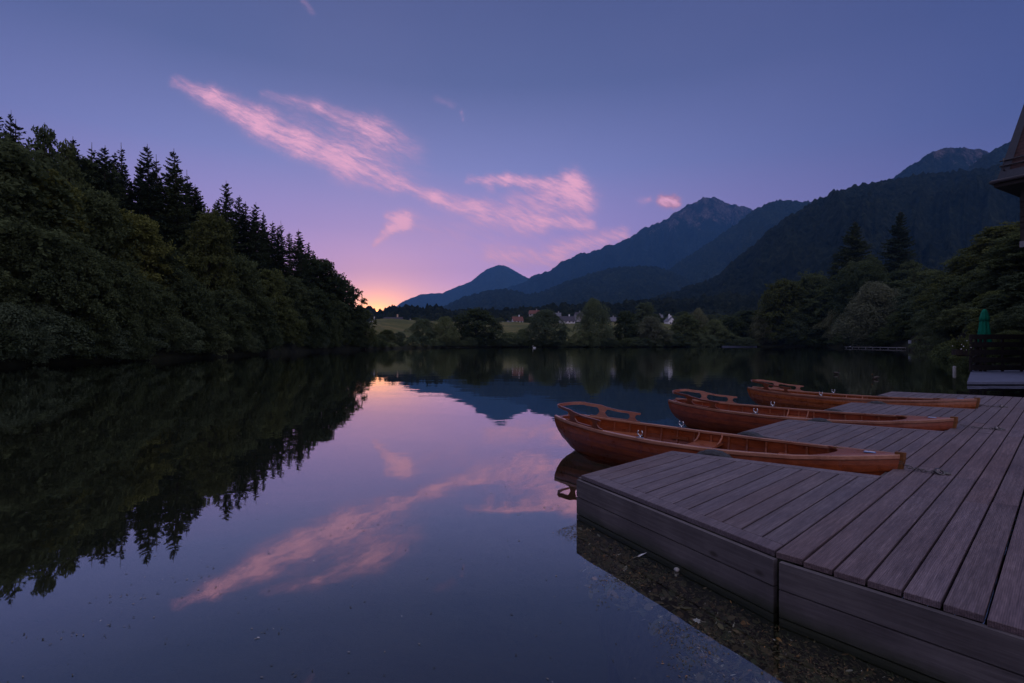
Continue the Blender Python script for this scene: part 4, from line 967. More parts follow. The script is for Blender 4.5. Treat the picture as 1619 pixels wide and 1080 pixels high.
b = MB(); b.lathe([(0.155, 2.28), (0.185, 2.30), (0.165, 2.45), (0.11, 2.68), (0.06, 2.80), (0.02, 2.83)], 40, fold=lambda a, z: 1+0.10*math.sin(8*a+0.6)); b.build('top_flap', 'parasol_green', cn)
b = MB(); b.tube([(0, 0, 0.06), (0, 0, 2.85)], 0.025, 8); b.build('pole', 'dark_wood', pr)
b = MB(); b.lathe([(0.32, 0), (0.32, 0.07), (0.05, 0.10)], 20); b.build('base', 'stone_grey', pr)
# flowers in a box at the fence corner
fl = empty('flower_box', (pxa(1517)*26.7, 26.7, 0.14)); fl.scale = (1.2, 1.2, 1.2); tag(fl, 'planter of yellowish flowers at the left corner of the dark fence', 'planter')
b = MB(); b.box((0, 0, 0.85), (0.5, 0.26, 0.24)); b.box((0.35, 0, 0.70), (0.9, 0.05, 0.05)); b.build('box', 'dark_wood', fl)
C_ = RNG.normal(0, 1, (500, 3))*np.array([0.17, 0.11, 0.17])+np.array([0, 0, 1.16]); V = leaf_quads(C_, 0.045, np.array([[0, 0, 1.0]]).repeat(500, 0))
link('foliage', np_mesh('foliage', V, quads_of(len(V)), 'leaf_yellow'), fl)
C_ = RNG.normal(0, 1, (9, 3))*np.array([0.2, 0.10, 0.15])+np.array([-0.02, -0.1, 1.15]); V = leaf_quads(C_, 0.035, np.array([[0, -1.0, 0.5]]).repeat(9, 0))
link('blossom', np_mesh('blossom', V, quads_of(len(V)), 'feather_white'), fl)
po = MB(); q = at(1509, 588); po.tube([(q.x, q.y, -2), (q.x, q.y, 0.30), (q.x, q.y, 0.33)], [0.08, 0.08, 0.05], 10)
tag(po.build('mooring_post', 'stone_grey'), 'short pale mooring post in the water left of the terrace slab', 'post')

EC = Vector((22.60, 24.0, 0)); ZE = 8.9
hb = empty('lakeside_building', (EC.x, EC.y, 0), R(-60)); tag(hb, 'dark building with a steep tiled roof cut by the right edge of the photo', 'building')
W_, Dp = 9.0, 10.0   # local x along the front, local y receding
b = MB(); b.box((0.95+(W_-1.9)/2, 0.95+(Dp-1.9)/2, ZE/2-0.3), (W_-1.9, Dp-1.9, ZE+0.6)); wl = b.build('wall', 'dark_wood', hb)
rk = 1.75; zt_ = ZE+0.3+rk*4.42
b = MB()
c0 = [(0.12, 0.12), (W_-0.12, 0.12), (W_-0.12, Dp-0.12), (0.12, Dp-0.12)]; c1 = [(rk, rk), (W_-rk, rk), (W_-rk, Dp-rk), (rk, Dp-rk)]
b.add([(x, y, ZE+0.3) for x, y in c0]+[(x, y, zt_) for x, y in c1]+[(W_/2, Dp/2, zt_+2.2)], [(0, 1, 5, 4), (1, 2, 6, 5), (2, 3, 7, 6), (3, 0, 4, 7), (4, 5, 8), (5, 6, 8), (6, 7, 8), (7, 4, 8), (3, 2, 1, 0)])
rf = b.build('roof', 'roof_tiles', hb)
b = MB()   # metal hip flashing and eave apron
hipd = Vector((rk-0.12, rk-0.12, zt_-ZE-0.3))
for (du, dv) in ((1, 0), (0, 1)):
    a0 = Vector((0.10, 0.10, ZE+0.32)); a1 = a0+hipd*1.0
    wv2 = Vector((0.34*du, 0.34*dv, 0.0)); off_ = Vector((-0.03, -0.03, 0))
    b.add([a0+off_, a0+off_+wv2, a1+off_+wv2*0.55, a1+off_], [(0, 1, 2, 3)])
b.box((W_/2+0.1, 0.10, ZE+0.52), (W_-0.3, 0.05, 0.42), Matrix.Rotation(R(-12), 3, 'X')); b.build('flashing', 'zinc', rf)
for k, zz in enumerate((0.98, 1.24)):
    b = MB(); yy = 0.12+(zz-0.3)/4.42-0.12; b.tube([(0.14, yy, ZE+zz), (W_-0.2, yy, ZE+zz)], 0.035, 6); b.build('snow_guard', 'iron', rf)
for i in range(7):
    b = MB(); xx = 0.32+i*1.35; b.tube([(xx, 0.16, ZE+0.75), (xx, 0.02, ZE+0.78), (xx, 0.05, ZE+1.3)], 0.03, 6); b.build('guard_bracket', 'iron', rf)
b = MB(); b.box((W_/2, Dp/2, ZE+0.15), (W_, Dp, 0.28)); b.build('eave', 'dark_wood', hb)
b = MB(); b.tube([(-0.07, -0.08, ZE+0.26), (W_+0.07, -0.08, ZE+0.26)], 0.09, 8); b.tube([(-0.08, -0.07, ZE+0.26), (-0.08, Dp, ZE+0.26)], 0.09, 8); b.build('gutter', 'iron', hb)
ba = MB(); ba.box((0.70+(W_-1.4)/2, 0.84, 6.20), (W_-1.4, 0.40, 0.28)); bo = ba.build('balcony', 'grey_board', hb)
for z in (7.05, 7.32, 7.59, 8.0, 8.25):
    r_ = MB(); r_.box((0.72+(W_-1.4)/2, 0.70, z), (W_-1.36, 0.05, 0.17)); r_.build('railing', 'dark_wood', bo)
for i in range(6):
    r_ = MB(); r_.box((0.78+i*1.48, 0.76, 7.55), (0.13, 0.07, 2.4)); r_.build('post', 'dark_wood', bo)
r_ = MB(); r_.box((0.72, 0.9, 7.4), (0.05, 0.32, 2.1)); r_.build('side_panel', 'dark_wood', bo)
for i in range(4):
    for f in range(2):
        wn_ = MB(); wn_.box((2.1+i*1.6, 1.03, 2.0+f*2.9), (0.9, 0.06, 1.3)); wo_ = wn_.build('window', 'glass_dark', hb)
        fr_ = MB(); [fr_.box((2.1+i*1.6+dx, 1.0, 2.0+f*2.9), (0.06, 0.06, 1.4)) for dx in (-0.47, 0, 0.47)]; fr_.build('frame', 'grey_board', wo_)
dd_ = MB(); dd_.box((1.3, 1.02, 1.35), (0.0+0.42, 0.07, 2.0)); dd_.build('door', 'dark_wood', hb)

# ------------------------------------------------------------------ jetty
DZ = 0.375; S0 = -3.07; S1 = -1.17; BW = 0.153
jet = empty('jetty', (0, 0, 0), math.atan2(UH.y, UH.x)); tag(jet, 'weathered grey wooden jetty with four fingers and long grooved planks', 'jetty')
# local frame: x = u (towards the shore), y = v (along the planks)
def slot_c(k): return 6.20+3.57*k
def slot_half(u): return 0.90+(0.475-0.90)*(u-S0)/(S1-S0)
def front_v(u): return 3.70+(3.19-3.70)*(u-S0)/(S1-S0)
def back_v(u): return slot_c(3)+0.02-slot_half(u)
fingers = [(front_v, lambda u: slot_c(0)-slot_half(u)), (lambda u: slot_c(0)+slot_half(u), lambda u: slot_c(1)-slot_half(u)),
           (lambda u: slot_c(1)+slot_half(u), lambda u: slot_c(2)-slot_half(u)), (lambda u: slot_c(2)+slot_half(u), back_v)]
CB = 0.13; PT = 0.032; gap = 0.013; bd = MB(); tr_ = MB()
rows_u = []
u = S0+CB
nb = 12; bw = (S1-(S0+CB))/nb
for lo, hi in fingers:
    for i in range(nb):
        ua = S0+CB+i*bw+gap/2; ub = ua+bw-gap
        cu = CB*1.02
        poly = [(ua, lo(ua)+cu+0.006), (ub, lo(ub)+cu+0.006), (ub, hi(ub)-cu-0.006), (ua, hi(ua)-cu-0.006)]
        bd.prism(poly, DZ-PT, DZ+random.uniform(-0.0015, 0.0015), 0.003)
    # border boards: along the tip and along both slopes, mitred
    a, b2 = (S0, lo(S0)), (S0, hi(S0)); ai, bi = (S0+CB, lo(S0+CB)+CB), (S0+CB, hi(S0+CB)-CB)
    tr_.prism([a, (ai[0]-0.002, ai[1]+0.002), (bi[0]-0.002, bi[1]-0.002), b2], DZ-PT, DZ+0.002, 0.004)
    e0, e1 = (S1-0.006, lo(S1)), (S1-0.006, hi(S1))
    tr_.prism([(a[0]+0.003, a[1]-0.001), e0, (S1-0.006, e0[1]+CB), (ai[0]+0.002, ai[1])], DZ-PT, DZ+0.003, 0.004)
    tr_.prism([(b2[0]+0.003, b2[1]+0.001), (bi[0]+0.002, bi[1]), (S1-0.006, e1[1]-CB), e1], DZ-PT, DZ+0.003, 0.004)
def fv2(u): return 3.19-0.085*(u-S1) if u < 0.6 else 3.19-0.085*(0.6-S1)
def bv2(u): return back_v(S1)+0.10*(u-S1)
u = S1+gap/2
while u < 1.75:
    ub = u+BW-gap; v0 = fv2((u+ub)/2)+random.uniform(-0.012, 0.012); v1 = bv2(u); cuts = [v0]
    v = v0+random.uniform(2.0, 4.2)
    while v < v1-1.2: cuts.append(v); v += random.uniform(3.0, 4.4)
    cuts.append(v1)
    for c0_, c1_ in zip(cuts[:-1], cuts[1:]):
        z = DZ+random.uniform(-0.002, 0.003)
        bd.prism([(u, c0_+0.003), (ub, c0_+0.003), (ub, c1_-0.003), (u, c1_-0.003)], DZ-PT, z, 0.003)
    u += BW
bd.build('planking', 'deck_wood', jet); tr_.build('border_board', 'deck_wood', jet)
# skirt boards: stack of three, along every outer edge
def skirt(mb, a, b, inset=0.0, h=0.160, n=3, th_=0.035):
    a = Vector(a); b = Vector(b); d = (b-a).normalized(); nr = Vector((d.y, -d.x))
    z1 = DZ-PT-0.002
    for i in range(n):
        z0 = z1-h; p = [a-nr*inset, b-nr*inset, b-nr*(inset+th_), a-nr*(inset+th_)]
        mb.prism([tuple(q) for q in p], z0+0.009, z1, 0.0)
        z1 = z0
sk = MB()
skirt(sk, (S1+0.02, fv2(S1)+0.0), (S0, front_v(S0)), 0.018)
def sk_(a, b, ins=0.018): skirt(sk, b, a, ins)
sk2 = MB()
skirt(sk2, (1.75, fv2(1.75)), (S1+0.045, fv2(S1)), 0.03)
for k, (lo, hi) in enumerate(fingers):
    skirt(sk, (S0, lo(S0)+0.02), (S0, hi(S0)-0.02), 0.018)
    if k > 0: skirt(sk, (S1, lo(S1)), (S0, lo(S0)), 0.018)
    skirt(sk, (S0, hi(S0)), (S1, hi(S1)), 0.018)
for k in range(3): skirt(sk, (S1, slot_c(k)-0.47), (S1, slot_c(k)+0.47), 0.012)
sk3 = MB(); skirt(sk3, (S1, bv2(S1)), (1.75, bv2(1.75)), 0.02); sk3.build('skirt_board', 'skirt_wood', jet)
sk.build('skirt_board', 'skirt_wood', jet); sk2.build('skirt_board', 'skirt_wood', jet)
pl = MB()
for lo, hi in fingers:
    for uu in (S0+0.25, S1+0.1):
        for vv in (lo(uu)+0.25, hi(uu)-0.25): pl.tube([(uu, vv, -2.4), (uu, vv, DZ-PT)], 0.07, 8)
for uu in (0, 1.5):
    for vv in np.arange(3.6, 16, 2.0): pl.tube([(uu, vv, -1.5), (uu, vv, DZ-PT)], 0.07, 8)
pl.build('pile', 'dark_wood', jet)
# joists below so nothing glows through the gaps
jo = MB(); 
for uu in np.arange(S1+0.2, 1.7, 0.5): jo.box((uu, 9.8, DZ-PT-0.07), (0.07, 12.6, 0.12))
for lo, hi in fingers:
    for uu in (S0+0.4, S0+1.0, S0+1.6): jo.box((uu, (lo(uu)+hi(uu))/2, DZ-PT-0.07), (0.07, hi(uu)-lo(uu)-0.2, 0.12))
jo.build('joist', 'dark_wood', jet)

# tyre fenders on the finger sides
def tyre_mesh():
    b = MB(); Rr = 0.235; n = 48
    path = []; 
    for i in range(n):
        a = 2*math.pi*i/n; path.append((Vector((Rr*math.cos(a), 0, Rr*math.sin(a))), Vector((math.cos(a), 0, math.sin(a))), Vector((0, 1, 0)), i))
    sec = [(0.075, -0.05), (0.078, 0.0), (0.075, 0.05), (0.05, 0.075), (0.0, 0.08), (-0.06, 0.055), (-0.065, 0.04), (-0.02, 0.06), (0.04, 0.055), (0.06, 0.0), (0.04, -0.055), (-0.02, -0.06), (-0.065, -0.04), (-0.06, -0.055), (0.0, -0.08), (0.05, -0.075)]
    m = len(sec); vs = []
    for p, r_, ax, i in path:
        tread = 0.006 if i % 2 else 0.0
        for j, (x, y) in enumerate(sec): vs.append(p+r_*(x-(tread if j in (0, 1, 2, 3, 15) else 0))+ax*y)
    b.add(vs, [(i*m+k, i*m+(k+1) % m, ((i+1) % n)*m+(k+1) % m, ((i+1) % n)*m+k) for i in range(n) for k in range(m)], False)
    return b.mesh('tyre', 'rubber')
TM = tyre_mesh()
desc = ['black rubber tyre fender on the nearest finger of the jetty beside the nearest boat', 'black rubber tyre fender on the second finger, facing the nearest boat',
        'black rubber tyre fender on the second finger, facing the middle boat', 'black rubber tyre fender on the third finger, facing the middle boat',
        'black rubber tyre fender on the third finger, facing the farthest boat', 'black rubber tyre fender on the farthest finger of the jetty']
ti = 0
for k in range(3):
    for sgn, uu in ((-1, -2.66), (1, -2.88)):
        v = slot_c(k)+sgn*(slot_half(uu)-0.085)
        slope = math.atan2((0.475-0.90)*sgn, S1-S0)
        root = empty('tyre_fender', tuple(uv(uu, v, 0.115)), math.atan2(UH.y, UH.x)+slope)
        tag(root, desc[ti], 'tyre', 'tyre fenders on the jetty fingers'); ti += 1
        t = link('tyre', TM, root)
        rp = MB(); rp.tube([(0, -sgn*-0.0, 0.2), (0.0, sgn*0.07, 0.22), (0, sgn*0.10, 0.245)], 0.010, 6); rp.build('rope', 'dark_wood', root)

# ------------------------------------------------------------------ boats
BL = 4.25
def hb_(t):  # half beam at gunwale
    return float(np.interp(t, [0, .04, .1, .2, .32, .45, .58, .7, .8, .88, .94, .98, 1.0], [.17, .25, .34, .45, .53, .565, .555, .50, .405, .29, .165, .07, .022]))
def zg_(t): return float(np.interp(t, [0, .1, .25, .45, .65, .8, .92, 1.0], [.475, .44, .405, .385, .39, .415, .455, .49]))
def zk_(t): return float(np.interp(t, [0, .06, .15, .5, .88, .96, 1.0], [.03, -.05, -.10, -.13, -.11, -.09, -.06]))
NPL = 7; sub = 3
def hull_pt(t, s, off=0.0, side=1):
    """s 0 keel..1 gunwale"""
    b_ = hb_(t); zg = zg_(t); zk = zk_(t)
    full = np.interp(t, [0, .15, .5, .8, 1.0], [1.25, .85, .62, .85, 1.25])
    y = b_*(math.sin(s*math.pi/2)**full)
    z = zk+(zg-zk)*(1-math.cos(s*math.pi/2))**(0.95 if t < .1 else 0.9)
    x = BL*t
    x += 0.40*((1-s)**1.7)*max(0, 1-t/0.13)**1.3
    x -= 0.22*((1-s)**1.2)*max(0, (t-0.86)/0.14)**1.5
    nx = Vector((0, math.sin(s*math.pi/2)*0.9, -math.cos(s*math.pi/2))); nx.normalize()
    p = Vector((x, y, z))+nx*off
    if p.y < 0: p.y = 0
    p.y *= side
    return p
def make_boat():
    root = empty('rowing_boat')
    NT_ = 46; ts = [ (i/(NT_-1)) for i in range(NT_)]
    h = MB()
    # clinker planks: each plank a strip whose lower edge stands proud of the one below
    for side in (-1, 1):
        for j in range(NPL):
            s0 = (j-0.12)/NPL if j else 0.0; s1 = (j+1)/NPL
            vs = []; m = 6
            for t in ts:
                vs += [hull_pt(t, s0, 0.021 if j else 0.006, side), hull_pt(t, (s0+s1)/2, 0.012, side), hull_pt(t, s1, 0.002, side),
                       hull_pt(t, s1, -0.010, side), hull_pt(t, (s0+s1)/2, -0.004, side), hull_pt(t, s0, 0.002, side)]
            fs = [(i*m+k, i*m+(k+1) % m, (i+1)*m+(k+1) % m, (i+1)*m+k) for i in range(NT_-1) for k in range(m)]
            fs += [tuple(range(m)), tuple(range((NT_-1)*m, NT_*m))]
            h.add(vs, fs)
    h.build('hull', 'hull_varnish', root)
    tr = MB()  # transom
    pts = [hull_pt(0, s, 0.0, 1) for s in np.linspace(1, 0, 10)]+[hull_pt(0, s, 0.0, -1) for s in np.linspace(0.05, 1, 10)]
    n = len(pts); back = [p+Vector((-0.022, 0, 0)) for p in pts]
    fs = [tuple(range(n)), tuple(range(2*n-1, n-1, -1))]+[(i, (i+1) % n, n+(i+1) % n, n+i) for i in range(n)]
    tr.add([p+Vector((0.012, 0, 0)) for p in pts]+back, fs); tr.build('transom', 'hull_varnish', root)
    for side in (-1, 1):   # gunwales
        g = MB(); path = []
        for t in ts:
            p = hull_pt(t, 1.0, 0, side); path.append((p, Vector((0, side, 0)), Vector((0, 0, 1))))
        g.sweep(path, lambda i: [(-0.028, 0.0), (-0.028, 0.024), (-0.022, 0.030), (0.016, 0.030), (0.023, 0.024), (0.023, -0.008), (0.012, -0.016), (0.004, -0.016), (0.004, 0.0)])
        g.build('gunwale', 'gunwale_sheen_varnish', root)
        st = MB(); path = []   # riser stringer inside
        for i in range(30):
            t = 0.10+0.76*i/29; p = hull_pt(t, 0.70, -0.016, side); path.append((p, Vector((0, -side, 0)), Vector((0, 0, 1))))
        st.sweep(path, lambda i: [(0, -0.018), (0.022, -0.018), (0.022, 0.018), (0, 0.018)]); st.build('stringer', 'trim_varnish', root)
    for i in range(15):    # ribs
        t = 0.11+0.056*i; rb = MB(); path = []
        for side, ss in ((-1, np.linspace(0.98, 0.08, 10)), (1, np.linspace(0.08, 0.98, 10))):
            for s in ss:
                p = hull_pt(t, s, -0.012, side); a = Vector((1, 0, 0)); nn = Vector((0, -side*math.sin(s*math.pi/2), math.cos(s*math.pi/2)+0.05)).normalized()
                path.append((p, a, nn))
        rb.sweep(path, lambda i: [(-0.011, -0.004), (0.011, -0.004), (0.011, 0.016), (-0.011, 0.016)]); rb.build('rib', 'trim_varnish', root)
    fb_ = MB()
    for j in range(7):     # floor boards
        y0 = -0.34+j*0.098
        seg = []
        for i in range(20):
            t = 0.14+0.70*i/19; hw = min(0.36, hb_(t)*0.66); 
            if abs(y0+0.045) > hw: continue
            seg.append(t)
        if len(seg) < 2: continue
        z = lambda t: zk_(t)+0.075+0.10*abs(y0+0.045)
        for a, b_ in zip(seg[:-1], seg[1:]):
            fb_.add([(BL*a, y0, z(a)), (BL*b_, y0, z(b_)), (BL*b_, y0+0.09, z(b_)), (BL*a, y0+0.09, z(a)), (BL*a, y0, z(a)-0.012), (BL*b_, y0, z(b_)-0.012), (BL*b_, y0+0.09, z(b_)-0.012), (BL*a, y0+0.09, z(a)-0.012)],
                    [(0, 1, 2, 3), (7, 6, 5, 4), (0, 1, 5, 4), (2, 3, 7, 6)])
    fb_.build('floorboard', 'floor_varnish', root)
    def inner_y(t, z):
        best = min(np.linspace(0.05, 1, 60), key=lambda s: abs(hull_pt(t, s).z-z)); return hull_pt(t, best, -0.018).y
    # stern bench: U shaped
    sb = MB(); zb = 0.275; out = []
    for t in np.linspace(0.045, 0.27, 10): out.append((BL*t, inner_y(t, zb)))
    inn = [(BL*0.27, 0.24), (BL*0.24, 0.235), (BL*0.19, 0.19), (BL*0.165, 0.0)]
    half = out+inn; poly = half+[(x, -y) for x, y in reversed(half[:-1])]
    poly = poly
    sb.prism(poly, zb-0.022, zb, 0.0); sb.build('stern_bench', 'bench_varnish', root)
    for tcen, wd in ((0.50, 0.34), (0.735, 0.22)):
        x0 = BL*tcen; t0 = (x0-wd/2)/BL; t1 = (x0+wd/2)/BL; zt = 0.285
        y0, y1 = inner_y(t0, zt), inner_y(t1, zt); m = MB(); n = 12
        vs = []; 
        for i in range(n+1):
            f = -1+2*i/n; dip = 0.012*(1-f*f)
            vs += [(x0-wd/2, f*y0, zt-dip), (x0+wd/2, f*y1, zt-dip), (x0+wd/2, f*y1, zt-dip-0.022), (x0-wd/2, f*y0, zt-dip-0.022)]
        fs = [(i*4+k, i*4+(k+1) % 4, (i+1)*4+(k+1) % 4, (i+1)*4+k) for i in range(n) for k in range(4)]+[(0, 1, 2, 3), (n*4, n*4+1, n*4+2, n*4+3)]
        m.add(vs, fs); th2 = m.build('thwart', 'bench_varnish', root)
        if tcen < 0.6:
            for side in (-1, 1):
                for xx in (x0-wd/2+0.012, x0+wd/2-0.012):   # curved knees
                    t = xx/BL; yo = inner_y(t, zt+0.0); yg = hb_(t)-0.02; zg = zg_(t)
                    k = MB(); pts = [(xx, side*(yo-0.17), zt-0.005), (xx, side*(yo-0.08), zt+0.018), (xx, side*(yo-0.02), zt+0.06), (xx, side*(yg-0.012), zg-0.03), (xx, side*(yg-0.006), zg+0.01)]
                    k.tube(pts, [0.008, 0.014, 0.017, 0.015, 0.012], 6); k.build('knee', 'trim_varnish', th2)
    # bow deck with curved aft edge
    bk = MB(); half = [hull_pt(t, 1.0, -0.004, 1) for t in np.linspace(0.85, 0.995, 12)]
    m = 12; vs = []; 
    for i, p in enumerate(half):
        t = 0.85+0.145*i/11
        for f in np.linspace(-1, 1, 9):
            xx = p.x-0.06*(abs(f)**2)*(1-i/11)+0.10*(1-abs(f)**2)*(1-i/11)*1.0
            vs.append((xx, f*p.y, p.z+0.026+0.012*(1-f*f)))
    fs = [(i*9+k, i*9+k+1, (i+1)*9+k+1, (i+1)*9+k) for i in range(11) for k in range(8)]; nv = len(vs)
    vs += [(x, y, z-0.016) for x, y, z in vs]; fs += [tuple(nv+q for q in reversed(f)) for f in fs]; fs += [(k, k+1, nv+k+1, nv+k) for k in range(8)]
    bk.add(vs, fs, False); bdk = bk.build('bow_deck', 'bench_varnish', root)
    pt = MB(); pt.box((BL*0.942, -0.02, zg_(.942)+0.042), (0.10, 0.055, 0.006), Matrix.Rotation(R(4), 3, 'Z')); po_ = pt.build('name_plate', 'plate_blue', bdk)
    pt = MB(); pt.box((BL*0.942, -0.02, zg_(.942)+0.0465), (0.085, 0.030, 0.003), Matrix.Rotation(R(4), 3, 'Z')); pt.build('plate_panel', 'plate_white', po_)
    br = MB(); br.box((BL*0.868, 0.215, zg_(.868)+0.028), (0.13, 0.030, 0.014), Matrix.Rotation(R(-20), 3, 'Z')); br.build('bow_cleat', 'brass', root)
    sm = MB(); path = []   # stem post
    for s in np.linspace(0.0, 1.06, 14):
        p = hull_pt(1.0, min(s, 1.0)); p.y = 0
        if s > 1: p.z += 0.05
        path.append((p+Vector((0.018, 0, 0)), Vector((0, 1, 0)), Vector((1, 0, 0))))
    sm.sweep(path, lambda i: [(-0.030, -0.06), (0.030, -0.06), (0.026, 0.01), (0.010, 0.028), (-0.010, 0.028), (-0.026, 0.01)]); sm.build('stem', 'stem_wood', root)
    kl = MB(); path = []
    for i in range(24):
        t = 0.03+0.95*i/23; p = hull_pt(t, 0.0); p.y = 0; path.append((p, Vector((0, 1, 0)), Vector((0, 0, 1))))
    kl.sweep(path, lambda i: [(-0.018, -0.045), (0.018, -0.045), (0.018, 0.01), (-0.018, 0.01)]); kl.build('keel', 'hull_varnish', root)
    # stern backrest: curved board with cut-outs that wraps the stern
    plan = []
    tb = 0.255
    for t in np.linspace(tb, 0.055, 26):
        plan.append(Vector((BL*t, hb_(t)-0.012, zg_(t)+0.028)))
    w0 = plan[-1].y; x0 = plan[-1].x
    for a in np.linspace(8, 82, 8): plan.append(Vector((x0-0.11*math.sin(R(a)), w0*math.cos(R(a))**0.6, zg_(0.04)+0.03)))
    full = plan+[Vector((p.x, -p.y, p.z)) for p in reversed(plan)]
    Ls = [0]
    for a, b_ in zip(full[:-1], full[1:]): Ls.append(Ls[-1]+(b_-a).length)
    Lt = Ls[-1]; N = 200; arc = [i/(N-1)*Lt for i in range(N)]
    fx = np.interp(arc, Ls, [p.x for p in full]); fy = np.interp(arc, Ls, [p.y for p in full]); fz = np.interp(arc, Ls, [p.z for p in full])
    def hp(a):   # profile by distance from the nearer end: (top, gap top, gap bottom)
        d = min(a, Lt-a)
        top = float(np.interp(d, [0, 0.10, 0.35, 0.55, 0.62, 0.80, 1.2], [0.135, 0.138, 0.142, 0.165, 0.185, 0.190, 0.195]))
        lo1 = top-float(np.interp(d, [0, .05, .5, .6, .75, 1.2], [.026, .030, .032, .040, .046, .042]))
        # posts: at d~0.12 and d~0.60; flared feet
        def flare(c, wd): 
            x = abs(d-c)/wd; return max(0.0, 1-x)
        f = max(flare(0.12, 0.095), flare(0.60, 0.12))
        wtop = np.clip((f-0.42)/0.35, 0, 1); gb = 0.018+(lo1-0.018)*0.5*(1 if f > 0.62 else np.clip(f/0.62, 0, 1)**2.5)
        gt = lo1-(lo1-0.018)*0.5*(1 if f > 0.62 else np.clip(f/0.62, 0, 1)**4)
        return top, gt, gb
    bkm = MB()
    for part in (0, 1):
        vs = []
        for i, a in enumerate(arc):
            top, gt, gb = hp(a)
            if part == 0: z0, z1 = gt, top
            else: z0, z1 = -0.004, gb
            if part == 1 and min(a, Lt-a) > 0.78: z1 = 0.002
            tx = fx[min(i+1, N-1)]-fx[max(i-1, 0)]; ty = fy[min(i+1, N-1)]-fy[max(i-1, 0)]; ln = math.hypot(tx, ty); nx_, ny_ = ty/ln, -tx/ln
            if fy[i]*ny_ < 0 and abs(fy[i]) > 0.05: nx_, ny_ = -nx_, -ny_
            if abs(fy[i]) <= 0.05 and nx_ > 0: nx_, ny_ = -nx_, -ny_
            lean = 0.28
            for (o2, zz) in ((-0.011, z0), (0.011, z0), (0.011, z1), (-0.011, z1)):
                k = lean*zz+o2; vs.append((fx[i]+nx_*k, fy[i]+ny_*k, fz[i]+zz))
        bkm.add(vs, [(i*4+k, i*4+(k+1) % 4, (i+1)*4+(k+1) % 4, (i+1)*4+k) for i in range(N-1) for k in range(4)]+[(0, 1, 2, 3), ((N-1)*4, (N-1)*4+1, (N-1)*4+2, (N-1)*4+3)])
    bkm.build('backrest', 'trim_varnish', root)
    for side in (-1, 1):   # rowlocks
        t = 0.40; p = hull_pt(t, 1.0, 0, side); q = Vector((p.x, p.y-side*0.002, p.z+0.03))
        o = MB(); o.box(tuple(q+Vector((0, 0, 0.004))), (0.10, 0.03, 0.010)); o.tube([q, q+Vector((0, 0, 0.028))], 0.010, 8)
        arcp = [q+Vector((0.034*math.cos(a), 0, 0.062+0.034*math.sin(a)))+Vector((0, 0, 0)) for a in np.linspace(R(140), R(400), 12)]
        o.tube(arcp, 0.0075, 6); o.lathe([(0.002, -0.01), (0.011, 0), (0.002, 0.01)], 8, tuple(arcp[0])); o.lathe([(0.002, -0.01), (0.011, 0), (0.002, 0.01)], 8, tuple(arcp[-1])); o.build('rowlock', 'chrome', root)
        bl = MB(); pp = hull_pt(t, 0.84, -0.02, side); bl.box((pp.x, pp.y-side*0.012, pp.z), (0.24, 0.022, 0.035)); bl.build('rowlock_block', 'trim_varnish', root)
    return root
proto = make_boat()
def place_boat(o, stern, bow, label, dz=0.0, roll=0.0):
    s = uv(*stern); e = uv(*bow); d = (e-s); a = math.atan2(d.y, d.x)
    o.location = (s.x, s.y, dz); o.rotation_euler = (roll, 0, a); tag(o, label, 'boat', 'wooden rowing boats in the jetty slips')
boats = [proto, copy_tree(proto), copy_tree(proto)]
place_boat(boats[0], (-5.36, 6.00), (-1.17, 6.19), 'nearest varnished wooden rowing boat, its bow in the first jetty slip')
place_boat(boats[1], (-5.35, 9.28), (-1.13, 9.78), 'middle varnished wooden rowing boat of the three in the jetty slips', 0.0, R(1))
place_boat(boats[2], (-5.45, 13.20), (-1.22, 13.42), 'farthest varnished wooden rowing boat, its bow in the last jetty slip', 0.01, R(-1))

varnish('hull_varnish_dark', (0.09, 0.016, 0.005), (0.19, 0.036, 0.011), (0.28, 0.062, 0.02), rough=0.36)
varnish('hull_varnish_lit', (0.13, 0.030, 0.007), (0.25, 0.062, 0.014), (0.34, 0.098, 0.026), rough=0.24)
for bo_, m_ in ((boats[1], 'hull_varnish_dark'), (boats[2], 'hull_varnish_lit')):
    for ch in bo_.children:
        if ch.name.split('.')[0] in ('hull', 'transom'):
            ch.data = ch.data.copy(); ch.data.materials.clear(); ch.data.materials.append(MATS[m_])

